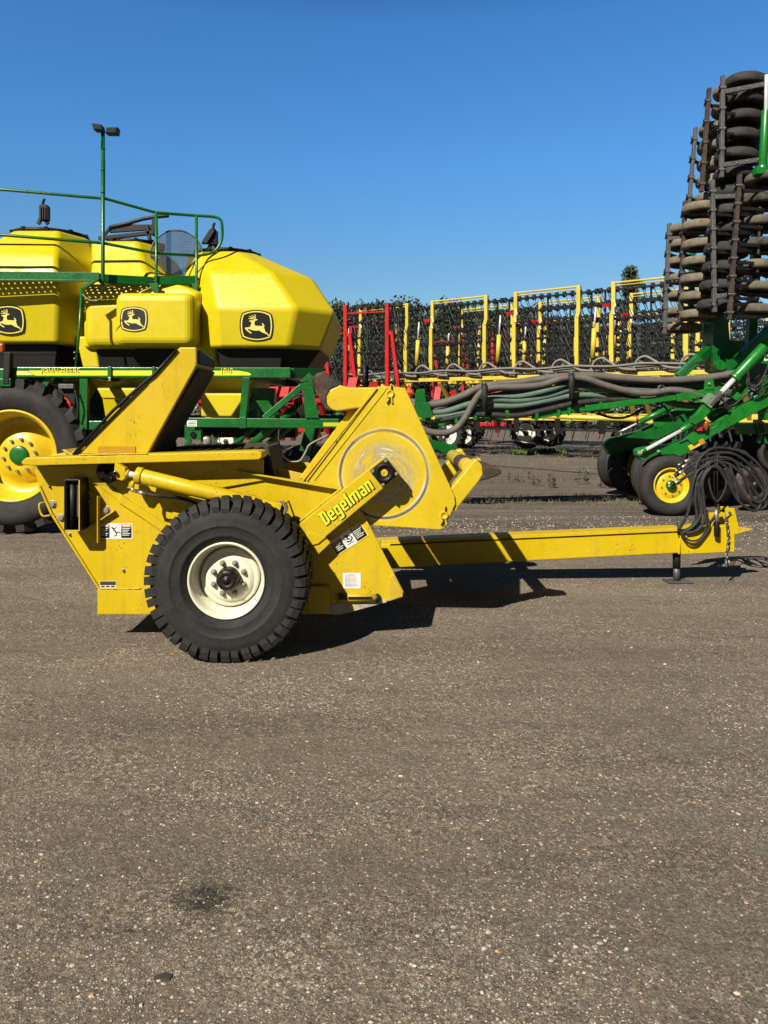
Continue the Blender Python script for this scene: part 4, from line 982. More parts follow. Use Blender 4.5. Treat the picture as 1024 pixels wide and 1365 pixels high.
# --- logo badges
def badge(cx, cz, Y, w, parent, slope=0):
    b = MB(); k = w/710.0
    def out(sc):
        co = [(200,190),(500,125),(815,205),(855,450),(800,715),(500,775),(185,700),(145,450)]
        order = [(200,190),(300,152),(400,132),(500,125),(610,132),(720,160),(815,205),(838,270),(850,360),(855,450),(846,550),(828,640),(800,715),(700,748),(600,768),(500,775),(390,765),(280,740),(185,700),(162,620),(148,540),(145,450),(152,350),(172,260)]
        return [((x-500)*sc, (y-450)*sc) for x, y in order]
    def put(pts, m, lift):
        vs = [Vector((cx+x*k, Y-lift+slope*z*k, cz-z*k)) for x, z in pts]
        tri = tessellate_polygon([[Vector((x, -z, 0)) for x, z in pts]]); b.add(vs, [tuple(t_) for t_ in tri], m)
    def fan(pts, m, lift):
        vs = [Vector((cx+x*k, Y-lift+slope*z*k, cz-z*k)) for x, z in pts]; b.add([Vector((cx,Y-lift,cz))]+vs, [(0,i+1,(i+1)%len(vs)+1) for i in range(len(vs))], m)
    fan(out(1.0), DEC_K, .002); fan(out(.925), DEC_LY, .004); fan(out(.85), DEC_K, .006)
    deer = [(345,350),(385,342),(435,340),(455,315),(500,318),(534,322),(510,342),(478,348),(462,380),(460,425),(478,455),(540,455),(605,462),(638,458),(622,425),(614,405),(630,402),(655,428),(672,468),(652,482),(668,520),(684,580),(725,602),(750,640),(768,672),(752,672),(722,634),(660,608),(605,585),(560,552),(470,556),(400,545),(345,522),(308,518),(335,556),(395,596),(396,612),(372,612),(300,560),(258,512),(264,490),(325,490),(368,476),(386,430),(400,380),(366,372)]
    put([(x-500, y-450) for x, y in deer], DEC_LY, .008)
    for pts in ([(448,318),(456,290),(440,278),(418,248),(396,232),(402,228),(430,242),(450,268),(462,275)], [(455,318),(468,285),(468,245),(458,216),(470,216),(486,240),(488,285),(472,325)],
                [(448,316),(392,318),(340,312),(330,300),(385,302),(440,298)], [(440,302),(388,286),(350,262),(356,250),(395,270),(440,286)]):
        put([(x-500, y-450) for x, y in pts], DEC_LY, .0085)
    o = b.build('leaping_deer_badge', parent, fix=False); return o
def bad(px, py, Y, wpx, parent, slope):
    c = P(px, py, Y); badge(c.x, c.z, Y, wpx*Y/F, parent, slope)
def tilt(o, ang, c):       # lean the badge back onto the sloping lower face of the tank
    pass
bad(342,434,10.222,45,tc,.13); bad(12,426.5,10.225,43,ta,.13); bad(178.5,425.5,10.044,37,tb,0)
# --- frame rails
YF = 9.78
b = MB(); b.bar(P(8,496.5,YF), P(388,497,YF), .12, .135, G_JD, (0,0,1)); b.bar(P(388,497,YF+.1), P(428,498,YF+.5), .1, .13, G_JD)
b.bar((X_(10,9.9),13.6,2.13),(X_(400,9.9),13.6,2.13),.12,.14,G_JD)
for px in (0,112,230,326,386): b.bar((X_(px,YF),YF+.07,2.12), (X_(px,YF),13.6,2.12), .1, .13, G_JD)
b.split('upper_rail', ct, .008)
b = MB(); Yd = YF-.0615
def quad(b, pts, m, Y, lift=0): b.add([P(x, y, Y)+Vector((0,-lift,0)) for x, y in pts], [tuple(range(len(pts)))], m)
quad(b, [(38,494),(144,494),(144,500.5),(47,500.5)], DEC_Y, Yd, .0005); quad(b, [(150,494),(204,494),(204,500.5),(150,500.5)], DEC_Y, Yd, .0005); quad(b, [(22,494.5),(37,494.5),(45,500),(22,500)], DEC_LY, Yd, .0003)
quad(b, [(282,494.2),(318,494.2),(331,496.5),(335,499),(333,500.3),(282,500.3)], DEC_Y, Yd, .0005); b.split('rail_stripe', ct)
b = MB(); b.bar(P(146.5,489,YF-.07), P(146.5,505,YF-.07), .05, .035, G_JD); b.bar(P(146.5,503,YF-.09), P(146.5,508,YF-.09), .03, .03, ZINC); b.bar(P(205,489,YF-.07), P(205,504,YF-.07), .04, .03, G_JD); b.split('rail_bracket', ct, .003)
def text_mesh(s, c, h, width, m, m2, parent, name, bold=.03, zoff=0):
    for mm, off, lift in ((m2, bold+.055, .0012), (m, bold-.012, .0030)):
        cu = bpy.data.curves.new(name, 'FONT'); cu.body = s; cu.align_x = 'CENTER'; cu.align_y = 'CENTER'; cu.offset = off; cu.size = 1
        tmp = bpy.data.objects.new(name, cu); col.objects.link(tmp); dg = bpy.context.evaluated_depsgraph_get()
        me = bpy.data.meshes.new_from_object(tmp.evaluated_get(dg)); bpy.data.objects.remove(tmp)
        xs_ = [v.co.x for v in me.vertices]; ys_ = [v.co.y for v in me.vertices]
        sx = width/(max(xs_)-min(xs_)); sy = h/(max(ys_)-min(ys_)); mx = (max(xs_)+min(xs_))/2; my = (max(ys_)+min(ys_))/2
        for v in me.vertices: v.co = Vector((c.x+(v.co.x-mx)*sx, c.y-lift, c.z+(v.co.y-my)*sy))-parent_root(parent)
        me.materials.clear(); me.materials.append(mm)
        o = bpy.data.objects.new(name, me); col.objects.link(o); o.parent = parent
def parent_root(o):
    while o.parent is not None: o = o.parent
    return Vector(o.location)
text_mesh('JOHN DEERE', P(80.5,495.2,Yd), .088, 52*Yd/F, DEC_Y, DEC_G, ct, 'brand_lettering', .005)
text_mesh('1910', P(303,495.0,Yd), .085, 15*Yd/F, DEC_Y, DEC_G, ct, 'number_lettering', .005)
# lower rail, uprights, braces
b = MB(); b.bar(P(246,563,YF), P(452,564.5,YF), .14, .125, G_JD); b.bar((-4.2,13.6,1.47),(-.5,13.6,1.47),.14,.13,G_JD); b.bar(P(100,567,YF+.05), P(140,567,YF+.05), .12, .12, G_JD); b.split('lower_rail', ct, .008)
def upr(poly, y0=YF-.04, y1=YF+.05, name='upright'): 
    b = MB(); b.prism(poly, y0, y1, G_JD); return b.build(name, ct, .005)
upr([(106,503),(117,503),(116,572),(106,575)]); upr([(323,503),(333,503),(328,558),(319,558)], YF-.06); upr([(319,556),(328,556),(328,571),(319,571)], YF-.085, YF-.07)
upr([(398,511),(412,497),(418,502),(416,508),(425,557),(407,557),(403,514),(397,510)], YF-.09, YF-.07, 'gusset_plate')
upr([(50,520),(61,503),(69,503),(62,516),(56,524)], YF+.0, YF+.1, 'brace')
b = MB(); b.bar(P(352,558,YF+.05), P(404,514,YF+.05), .06, .08, G_JD, (0,0,1)); b.build('brace', ct, .005)
b = MB(); b.bar(P(12,470,YF-.1), P(10,512,YF-.1), .10, .08, BLACK); b.bar(P(0,510,YF-.1), P(16,510,YF-.1), .08, .1, G_JD); b.build('lamp_bracket', ct, .005)
b = MB(); c = P(3,462,YF-.12); b.lathe(c+Vector((0,0,-.07)), (0,0,1), [(.034,0),(.036,.03),(.032,.08),(.025,.12),(0,.125)], AMBER, 16); b.build('amber_lamp', ct)
b = MB(); quad(b, [(431,563.2),(452,563.2),(452,568.2),(431,568.2)], REFL2, YF-.071, .001); b.build('reflector_strip', ct, fix=False)
b = MB(); b.prism([(246,560),(262,560),(263,585),(246,587)], YF+.2, YF+.4, G_JD); b.prism([(249,573),(268,573),(268,586),(249,586)], YF-.02, YF+.1, G_JD); b.cyl(P(257,579,YF-.02), P(257,579,YF-.05), .04, DKMET, 14); b.bar(P(254,586,YF), P(247,596,YF), .05, .06, G_JD); b.build('valve_block', ct, .004)
b = MB(); quad(b, [(249.5,560.3),(262.5,560.3),(262.5,568.5),(249.5,568.5)], DEC_W, YF-.073, .001)
for i in range(3): quad(b, [(251,562.0+i*2.1),(261,562+i*2.1),(261,562.9+i*2.1),(251,562.9+i*2.1)], DEC_G, YF-.073, .002)
b.build('information_label', ct, fix=False)
b = MB(); b.lathe(P(276,588,YF+.1), (0,-1,0), [(.07,0),(.07,.06),(.05,.08),(.02,.08),(0,.08)], ZINC, 24); b.tube([P(290,586,YF), P(296,596,YF)], .02, ZINC, 8); b.bar(P(282,580,YF), P(292,592,YF), .04, .03, G_JD); b.build('pulley', ct)
for i, (a, c_) in enumerate((((398,541),(322,604)), ((408,548),(340,610)), ((366,548),(300,603)))):
    b = MB(); b.cyl(P(a[0],a[1],YF+.5+.15*i), P(c_[0],c_[1],YF+.5+.15*i), .058 if i < 2 else .035, G_JD, 18); b.build('delivery_tube', ct)
b = MB()
for i in range(4): b.tube(cr([P(392+i*3,528,YF+.2), P(394+i*3,540,YF+.15), P(402+i*2,555,YF+.2), P(404+i*2,562,YF+.3)], 4), .015, HOSEB, 6)
b.tube(cr([P(372,572,YF-.05), P(372,590,YF-.1), P(378,608,YF-.1), P(388,616,YF-.1)], 5), .012, HOSEB, 6)
b.tube(cr([P(388,616,YF-.1), P(400,614,YF-.1), P(408,602,YF-.1), P(414,592,YF-.1), P(438,580,YF)], 5), .014, plain('pale tan hose', (.35,.32,.2), .6), 8)
b.tube(cr([P(100,520,YF-.1), P(104,540,YF-.12), P(103,560,YF-.1)], 5), .012, HOSEB, 6); b.split('hose', ct)
b = MB(); b.box(P(93,527,YF+.15), (.22,.2,.36), BLACK); b.box(P(90,515,YF+.03), (.2,.1,.06), STEEL); b.tube(cr([P(86,530,YF), P(94,538,YF-.02), P(92,545,YF), P(101,552,YF)], 4), .012, RED_P, 6); b.tube(cr([P(90,535,YF), P(97,546,YF-.02), P(103,556,YF)], 4), .012, RED_P, 6); b.build('meter_box', ct, .004)
b = MB(); b.box(P(345,540,11), (.5,.2,.5), G_JD); b.bar(P(330,552,YF+.2), P(345,552,YF+.2), .1, .1, G_JD); b.split('meter_box', ct, .006)
b = MB()
for k in range(5): b.bar((X_(20+k*80,11),11.0,1.35), (X_(20+k*80,11),12.8,1.35), .12, .14, BLACK)
b.box((-3.2,11.9,1.32), (3.6,.4,.25), BLKPL); b.split('air_manifold', ct, .02)
# --- catwalk: perforated deck with its front lip
def deck(p0, p1, yb, name='deck'):
    """p0,p1: front edge points (px,py,Y); deck of punched steel running back to depth yb"""
    A, B_ = P(*p0), P(*p1); b = MB(); n = max(3, int((B_-A).length/.085)); D = yb-min(A.y,B_.y); m_ = max(2, int(D/.085))
    for i in range(n):
        for j in range(m_):
            def q(u, v): 
                f = A.lerp(B_, u/n); return Vector((f.x, f.y+(yb-f.y)*v/m_, f.z))
            o = [q(i,j), q(i+1,j), q(i+1,j+1), q(i,j+1)]; h = [q(i+.37,j+.34), q(i+.63,j+.34), q(i+.63,j+.66), q(i+.37,j+.66)]
            b.add(o+h, [(0,1,5,4),(1,2,6,5),(2,3,7,6),(3,0,4,7)], G_JD)
    d = b.build(name, ct); b = MB(); b.bar(A+Vector((0,-.02,-.06)), B_+Vector((0,-.02,-.06)), .012, .13, G_JD); b.bar(A+Vector((0,.0,-.105)), B_+Vector((0,.0,-.105)), .06, .01, G_JD)
    b.build('deck_lip', d, .003); return d
deck((-260,360,9.80), (133,364,10.0), 10.35); deck((133,366,10.04), (205,370,10.40), 10.80); deck((206,368.5,10.38), (263,368.5,10.6), 10.9)
b = MB(); b.bar(P(108,386,9.9), P(133,370,9.9), .05, .04, G_JD)
b.tube([P(109,385,9.86), P(106,440,9.82), P(101,490,9.75)], .018, G_JD, 8)
for y_ in (470,478): b.ball(P(99.5,y_,9.74), .014, ZINC)
b.tube(cr([P(110,392,9.8), P(118,399,9.75), P(128,401,9.75), P(136,397,9.78)], 5), .008, plain('grey wire', (.3,.3,.3)), 6); b.build('deck_support', ct)
# railing
def rp_(px, py, Y): return P(px, py, Y)
GR = G_JD; rr_ = .021
b = MB(); b.tube([P(-260,232,9.75), P(0,252.5,9.87), P(137,264.5,9.98), P(141,265,10.0), P(208,283.5,10.38), P(262,287.5,10.58)]+cr([P(262,287.5,10.58), P(284,289,10.68), P(293,292,10.7), P(296,300,10.7), P(296,318,10.7), P(290,331,10.68), P(280,338,10.65), P(262,341,10.58)], 4), rr_, GR, 8); b.build('top_rail', ct)
b = MB(); b.tube([P(-260,296,9.75), P(0,313,9.87), P(137,324,9.98), P(208,337.5,10.38), P(262,341,10.58)], rr_, GR, 8); b.build('mid_rail', ct)
for (px, a, c_, Y) in ((137.3,178,392,9.97),(208.5,283,388,10.36),(262,287,405,10.57)):
    b = MB(); b.tube([P(px,a,Y), P(px,c_-12,Y), P(px+.5,c_,Y)], [.026 if px < 140 else .021]*2+[.012], GR, 10)
    b.build('railing_post', ct)
b = MB(); b.prism([(198,378),(211,378),(211,392),(206,392)], 10.3, 10.34, G_JD); b.prism([(255,378),(264,378),(263,390),(257,384)], 10.5, 10.54, G_JD); b.split('post_foot', ct, .003)
b = MB(); b.tube([P(137.3,175,9.97), P(137,200,9.97)], .026, GR, 10)
for y_ in (199,227,257): b.lathe(P(137.3,y_,9.97), (0,0,1), [(.028,-.01),(.03,0),(.028,.01)], DKMET, 12)
b.tube([P(139,176,10.0), P(139.6,230,10.0), P(139.4,262,10.0)], .009, HOSEB, 6); b.build('lamp_mast', ct)
for (poly, s) in (([(121.5,163.2),(135,165.3),(137,173.5),(124.5,173)],1), ([(141.5,168.8),(156.8,168.8),(155.5,178),(140,177.5)],1)):
    b = MB(); b.prism(poly, 9.88, 10.0, BLACK); o = b.build('work_lamp', ct, .012, 2)
    q = [(x*.8+sum(p_[0] for p_ in poly)/4*.2, y_*.7+sum(p_[1] for p_ in poly)/4*.3) for x, y_ in poly]
    b = MB(); b.add([P(x, y_, 9.875) for x, y_ in q], [(0,1,2,3)], LENS); b.build('lens', o)
# round sieve leaning between the tanks
b = MB(); C0 = P(236,340,10.95); Rr = 33*10.95/F
for i in range(-24, 25):
    x = i/24.5*Rr; h = math.sqrt(max(0, Rr*Rr-x*x)); b.tube([C0+Vector((x,x*.2,-h)), C0+Vector((x,x*.2,h))], .0042, STEEL, 4, cap=False)
for i in range(-12, 13):
    z = i/12.5*Rr; h = math.sqrt(max(0, Rr*Rr-z*z)); b.tube([C0+Vector((-h,-h*.2,z)), C0+Vector((h,h*.2,z))], .003, STEEL, 4, cap=False)
b.tube([C0+Vector((math.cos(t)*Rr, math.cos(t)*Rr*.2, math.sin(t)*Rr)) for t in [2*math.pi*k/40 for k in range(40)]], .012, STEEL, 6, closed=True); b.build('seed_screen', ct)
# --- wheels of the cart
def ag_wheel(parent, c, Ro, half, Rrim, nl, tm, rimm, hubm, side=-1, dish=.16, lugh=.055, bolts=10):
    w = bpy.data.objects.new('wheel', None); col.objects.link(w); w.parent = parent; w.empty_display_size = .1
    c = Vector(c); f = Vector((0,side,0)); b = MB()
    prof = [(Rrim,-half*.86),(Rrim+.05,-half*.98),(lerp(Rrim,Ro,.4),-half*1.12),(lerp(Rrim,Ro,.68),-half*1.10),(Ro-.13,-half*.98),(Ro-lugh-.02,-half*.85),(Ro-lugh,0)]
    prof += [(r,-h) for r, h in reversed(prof[:-1])]
    b.lathe(c, (0,1,0), prof, tm, 72, close=True)
    for s in (-1, 1):
        for k in range(nl):
            a0 = 2*math.pi*(k+(.5 if s > 0 else 0))/nl; vs = []
            secs = 6
            for i in range(secs+1):
                t = i/secs; h = lerp(1.04, .02, t)*half; a = a0+t*.24*(1 if s else 1)
                w_ = lerp(.055, .035, t)
                ro = Ro-(.03 if i == 0 else .008 if i == 1 else 0); ri = Ro-(.17 if i == 0 else .10 if i == 1 else .08)
                for (q, r_) in ((-1,ro),(1,ro),(1.25,ri),(-1.25,ri)):
                    aa = a+q*w_/Ro; vs.append(c+Vector((math.cos(aa)*r_, s*h, math.sin(aa)*r_)))
            fs = [(i*4+k_, i*4+(k_+1)%4, (i+1)*4+(k_+1)%4, (i+1)*4+k_) for i in range(secs) for k_ in range(4)]+[(0,1,2,3),(secs*4+3,secs*4+2,secs*4+1,secs*4)]
            b.add(vs, fs, tm)
    b.build('tyre', w)
    b = MB(); y = half*.9; R0 = Rrim
    b.lathe(c, f, [(R0+.006,y-.05),(R0+.012,y),(R0,y+.012),(R0-.02,y+.002),(R0-.035,y-.03),(R0-.05,y-.045),(R0-.06,y-.08),(R0-.075,y-.09),(R0-.085,y-dish*1.6),(R0*.62,y-dish*1.3),(R0*.45,y-dish*.9),(R0*.32,y-dish*.85),(0,y-dish*.85)], rimm, 64)
    b.build('rim', w)
    b = MB(); hr = R0*.21; b.lathe(c, f, [(hr,y-dish*.86),(hr,y-dish*.76),(hr*.88,y-dish*.72),(hr*.5,y-dish*.70),(0,y-dish*.70)], hubm, 28)
    for k in range(bolts):
        a = 2*math.pi*(k+.3)/bolts; p = c+Vector((math.cos(a)*R0*.36,0,math.sin(a)*R0*.36))+f*(y-dish*.86); b.cyl(p, p+f*.035, R0*.035, ZINC, 6)
    b.build('hub', w); return w
ag_wheel(ct, (-4.90,9.98,1.03), 1.03, .29, .60, 22, TYRE2, Y_RIM, G_JD, dish=.26)
ag_wheel(ct, (-4.90,13.6,1.03), 1.03, .29, .60, 22, TYRE2, Y_RIM, G_JD, 1, dish=.26)
ag_wheel(ct, (-1.35,10.9,.52), .52, .22, .27, 18, TYRE2, Y_RIM, G_JD, dish=.1)
ag_wheel(ct, (-1.35,12.9,.52), .52, .22, .27, 18, TYRE2, Y_RIM, G_JD, dish=.1)
b = MB(); b.cyl((-4.9,10.0,1.03),(-4.9,13.5,1.03),.12,G_JD,14); b.bar((-4.9,11,1.0),(-4.9,11,2.1),.2,.25,G_JD); b.bar((-4.9,12.8,1.0),(-4.9,12.8,2.1),.2,.25,G_JD)
b.cyl((-1.35,10.9,.52),(-1.35,12.9,.52),.08,G_JD,12); b.bar((-1.35,11.4,.5),(-1.1,11.4,1.5),.15,.15,G_JD); b.bar((-1.35,12.4,.5),(-1.1,12.4,1.5),.15,.15,G_JD)
b.split('axle_frame', ct, .01)
b = MB(); b.bar((-.6,11.7,1.4),(1.2,12.2,.95),.15,.18,G_JD); b.build('tow_pole', ct, .01)
# ================================================================ AIR DRILL (green, folded wings, right edge)
dr = thing('air_drill', 'green folded air drill with tall wings of stacked packer wheels at the right edge', 'seed drill', (4.6, 12.3, 0))
def dbar(name, a, c, w, h, m=G_DRILL, up=(0,0,1), bev=.006):
    b = MB(); b.bar(a, c, w, h, m, up); return b.build(name, dr, bev)
def dplate(name, poly, y0, t, m=G_DRILL, bev=.005):
    b = MB(); b.prism(poly, y0, y0+t, m); return b.build(name, dr, bev)
# --- packer wheels
def packer(px, py, Y, r, tilt, m, thick=.12):
    c = P(px, py, Y); ax = Vector((tilt, .02, 1)).normalized(); h = thick/2
    b = MB(); b.lathe(c, ax, [(r*.62,-h*.7),(r*.78,-h*.98),(r*.90,-h*.97),(r*.97,-h*.72),(r,-h*.30),(r,h*.30),(r*.97,h*.72),(r*.90,h*.97),(r*.78,h*.98),(r*.62,h*.7)], m, 36, close=True)
    o = b.build('packer_wheel', dr)
    b = MB(); b.lathe(c, ax, [(r*.67,-h*.7),(r*.60,-h*.2),(r*.3,-h*.1),(r*.12,-h*.3),(0,-h*.3)], RUST if m is MUDT else BLACK, 24); b.lathe(c, ax, [(r*.67,h*.7),(r*.60,h*.2),(r*.3,h*.1),(0,h*.1)], RUST if m is MUDT else BLACK, 24)
    b.build('rim', o); return c
MUDDY = rubber('half muddy packer tyre', (.030,.029,.027), (.34,.29,.20), .95, 2.2, .9)
cols_ = [((994,112),(960,409),12.2,13,.350,.115,TYRE_D,.165),
         ((935,279),(932,421),12.8,7,.315,.03,MUDT,.15),
         ((915,306),(911,438),13.5,7,.31,.04,MUDT,.14),
         ((957,174),(950,266),13.2,5,.31,.08,MUDT,.15),
         ((976,124),(963,246),13.0,6,.32,.1,MUDT,.15),
         ((1024,241),(1009,415),11.6,7,.35,.09,MUDDY,.14),
         ((1062,128),(1040,390),12.6,10,.34,.1,TYRE_D,.15)]
for (t, e, Y, n, r, tl_, m, th_) in cols_:
    for i in range(n):
        f = i/(n-1); px, py = lerp(t[0],e[0],f), lerp(t[1],e[1],f)
        packer(px+rnd.uniform(-.8,.8), py+rnd.uniform(-.8,.8), Y, r*rnd.uniform(.97,1.03), tl_+rnd.uniform(-.025,.025), m, th_)
# --- posts and fork arms of the packer gangs
posts = [((963.5,101),(961.5,237),11.85,STEEL,6),((945.5,118),(935,256),12.7,RUST,6),((927.5,170),(918.5,272),13.1,STEEL,5),((913.5,268),(906.5,427),12.95,RUST,6),
         ((892.5,298),(885.5,445),13.5,STEEL,6),((949.5,240),(952.5,416),11.85,STEEL,6),((986,233),(972,426),11.25,RUST,6)]
for (t, e, Y, m, w) in posts:
    b = MB(); b.bar(P(*t,Y), P(*e,Y), w*Y/F, .07, m, (1,0,0)) if False else b.bar(P(*t,Y), P(*e,Y), w*.78*Y/F, .08, m, (0,1,0)); o = b.build('packer_post', dr, .004)
    n = max(3, int((e[1]-t[1])/24)); b = MB()
    for i in range(n):
        f = (i+.6)/n; px, py = lerp(t[0],e[0],f), lerp(t[1],e[1],f); c = P(px, py, Y)
        b.box(c, (.075,.10,.055), m); b.box(c+Vector((-.045,0,.0)), (.02,.05,.075), BLACK)
        for dy in (-.045,.045): b.tube([c+Vector((-.06,dy,0)), c+Vector((.05,dy,0))], .008, ZINC, 5)
    b.split('clamp', o, .003)
    for i in range(n):
        f = (i+.6)/n; px, py = lerp(t[0],e[0],f), lerp(t[1],e[1],f); c = P(px, py, Y)
        b = MB(); b.bar(c+Vector((.02,.06,.0)), c+Vector((.40,.55,.03)), .03, .055, BLACK if i%3 else STEEL); b.bar(c+Vector((-.05,.05,-.05)), c+Vector((.46,.12,-.06)), .03, .05, BLACK); b.build('fork_arm', dr, .004)
for (a, c, Y, m) in (((966,122.5),(1026,111),11.8,STEEL),((964,220),(1020,212),11.8,STEEL),((953,262.5),(1014,260),11.6,STEEL),((956,190),(1000,178),12.0,BLACK),((954,395),(985,392),11.7,STEEL),
                     ((888,376),(912,374),13.3,BLACK),((889,427),(930,425),13.2,STEEL),((892,318),(915,317),13.4,STEEL)):
    b = MB(); b.bar(P(*a,Y), P(*c,Y), .05, .07, m); 
    for f in (.3,.55,.8): q = P(*a,Y).lerp(P(*c,Y), f); b.ball(q+Vector((0,-.03,0)), .012, ZINC, 6)
    b.build('gang_bar', dr, .003)
for i in range(6):
    py = 282+i*24; b = MB(); b.bar(P(985-i*1.5,py+4,11.3), P(1016,py+3,11.5), .04, .06, BLACK); b.cyl(P(1013-i,py-6,11.4), P(1013-i,py+9,11.4), .022, RUST, 8); b.split('fork_arm', dr, .003)
for i in range(12):
    py = 140+i*24.5; x = 990-i*2.8; b = MB(); b.bar(P(x-24,py-2,12.1), P(x+26,py+1,12.7), .03, .05, BLACK); b.cyl(P(x,py-12,12.2), P(x,py+12,12.2), .035, DKMET, 8); b.build('fork_arm', dr, .003)
# --- wing frames behind the wheels
for (a, c, Y, w) in (((1021,100),(1000,470),12.9,.14),((985,130),(965,430),13.7,.14),((1045,150),(1040,500),12.4,.16),((945,270),(940,450),14.2,.12),((1008,330),(1000,500),14.3,.14),((925,290),(920,440),14.6,.1)):
    dbar('wing_frame', P(*a,Y), P(*c,Y), w, w, G_JD, (0,1,0))
for (py, xa, xb, Y) in ((200,980,1040,13.2),(300,930,1040,14.0),(360,925,1040,14.1),(420,910,1040,14.2),(330,905,960,14.3)):
    dbar('wing_frame', P(xa,py,Y), P(xb,py-2,Y), .1, .10, G_JD)
b = MB(); b.cyl(P(1021,148,11.4), P(1017,222,11.4), .062, G_DRILL, 20); b.cyl(P(1016.5,222,11.4), P(1016,232,11.4), .085, G_DRILL, 16); b.box(P(1016,229,11.4), (.24,.16,.10), G_DRILL); b.cyl(P(1022,100,11.4), P(1021.3,150,11.4), .03, CHROME, 12)
b.build('wing_cylinder', dr, .003)
# big shaded centre frame
dplate('centre_mast', [(953,412),(970,412),(973,452),(992,474),(985,484),(970,502),(953,494),(950,470)], 12.6, .4, G_JD)
b = MB(); c = P(958.5,486.5,12.45); b.lathe(c, (0,-1,0), [(.085,0),(.085,.06),(.0,.06)], G_DRILL, 8, smooth=False); b.build('pivot_boss', dr)
dplate('centre_frame', [(970,455),(1040,452),(1040,512),(985,512),(968,500)], 13.4, .5, G_JD)
b = MB(); b.bar(P(904,503,12.3), P(932,476,12.3), .13, .14, G_DRILL); b.bar(P(930,480,12.5), P(956,458,12.9), .14, .16, G_JD); b.build('lift_link', dr, .01)
b = MB(); b.tube(cr([P(908,505,12.1),P(916,492,12.1),P(926,484,12.1),P(940,482,12.1),P(950,490,12.1),P(960,494,12.1),P(968,492,12.2)],5), .016, HOSEB, 8); b.build('hydraulic_hose', dr)
dbar('wing_frame', P(1030,440,12.2), P(985,482,12.2), .18, .2, G_JD)
# --- near caster arm and its cylinders
YN = 11.40
b = MB(); b.prism([(848,601),(851,598),(875,593.5),(894,592.5),(904,589),(917,584),(921,574),(944,568),(966,554.5),(987,541.5),(1030,521),(1030,538.5),(1019,544),(947,583),(918,602),(907,609),(900,606),(875,606.5),(856,614),(849,607)], YN, YN+.16, G_DRILL)
arm2 = b.build('caster_arm', dr, .008, 3)
b = MB()
for (a, c) in (((966,554.5),(972,563.5)),((987,541.5),(993,550.5))): b.bar(P(*a,YN-.001), P(*c,YN-.001), .01, .012, G_JD, (0,-1,0))
b.tube([P(934,571,YN-.002),P(958,561,YN-.002),P(963,562,YN-.002),P(958,567,YN-.002),P(938,577,YN-.002)], .006, G_JD, 6)
b.build('weld_seam', arm2)
dplate('arm_gusset', [(906,590),(917,581),(919,566),(921,562),(925,574),(932,588),(925,593),(917,586)], YN-.03, .028)
b = MB()
for (x, y_, r) in ((853,603,.030),(878,601.5,.018),(927,558.5,.028),(927,557.5,.012)): b.cyl(P(x,y_,YN+.0), P(x,y_,YN-.045), r, ZINC, 14); b.cyl(P(x,y_,YN), P(x,y_,YN-.03), r*1.7, G_DRILL, 16)
b.build('pivot_pin', dr)
b = MB(); quad(b, [(917,594.5),(937,584),(940.5,590),(920.5,600.5)], REFL2, YN, .0015); quad(b, [(931,587),(937,584),(940.5,590),(934,593.5)], REFL, YN, .003); b.build('reflector_strip', dr, fix=False)
b = MB(); b.cyl(P(855,603,YN-.06), P(909,573.5,YN-.06), .030, CHROME, 14); b.build('cylinder_rod', dr)
b = MB(); b.cyl(P(908,574,YN-.06), P(921,566,YN-.06), .052, G_DRILL, 16); b.cyl(P(855,602,YN-.06), P(861,599,YN-.06), .04, G_DRILL, 14); b.build('cylinder_head', dr, .003)
dplate('depth_link', [(922,556),(928,552),(941,537),(950,546),(937,560),(927,566),(921,563)], YN-.14, .10)
b = MB(); rot = Matrix.Rotation(R(40),3,'Y'); 
b.box(P(945.5,534,YN-.12), (.15,.13,.18), paint('pale green painted block', (.20,.33,.19), .5, .3), rot); b.box(P(952,530.5,YN-.12), (.035,.17,.26), STEEL, rot); b.box(P(946,534,YN-.187), (.006,.004,.16), DKMET, rot); b.build('depth_stop', dr, .008)
b = MB(); b.cyl(P(956,529,YN-.1), P(981,503,YN-.1), .040, CHROME, 16); b.cyl(P(954,530,YN-.1), P(958,533,YN-.1), .03, CHROME, 10); b.build('cylinder_rod', dr)
b = MB(); b.cyl(P(979,504.5,YN-.1), P(1019,462.5,YN-.1), .083, G_DRILL, 24); b.cyl(P(978.5,505,YN-.1), P(982,501.5,YN-.1), .092, G_DRILL, 24); b.build('cylinder_barrel', dr, .003)
dplate('cylinder_bracket', [(1017,466),(1040,462),(1040,486),(1013,484)], YN-.1, .1); b = MB(); quad(b, [(1018.5,473),(1026,472),(1026,480),(1018.5,481)], DEC_W, YN-.1, .003); quad(b, [(1020,475),(1026,474),(1026,478.5),(1020,479)], G_JD, YN-.1, .005); b.build('information_label', dr, fix=False)
b = MB()
for i, p in enumerate([[(997,495),(999,510),(1004,516),(1012,512),(1020,498),(1026,480)],[(998,500),(996,510),(1000,520),(1010,523),(1024,515)],[(958,533),(966,541),(978,540),(990,530),(1010,515),(1026,500)],[(960,520),(975,516),(985,522),(996,512),(1012,500)]]):
    b.tube(cr([P(x, y_, YN-.2+.08*i) for x, y_ in p], 6), .016, HOSEB, 8)
b.build('hydraulic_hose', dr)
b = MB(); b.cyl(P(956,526,YN-.02), P(966,532,YN-.02), .045, ZINC, 12); b.bar(P(950,534,YN-.05), P(972,545,YN-.05), .07, .06, BLACK); b.box(P(962,540,YN-.03), (.14,.1,.10), DKMET); b.cyl(P(959,539,YN-.09), P(963,536,YN-.13), .02, ZINC, 8); b.build('valve_block', dr, .004)
b = MB(); b.cyl(P(945,556,YN+.2), P(966,546,YN+.2), .075, G_DRILL, 18); b.bar(P(962,548,YN+.2), P(972,543,YN+.2), .14, .14, BLACK); b.build('damper', dr)
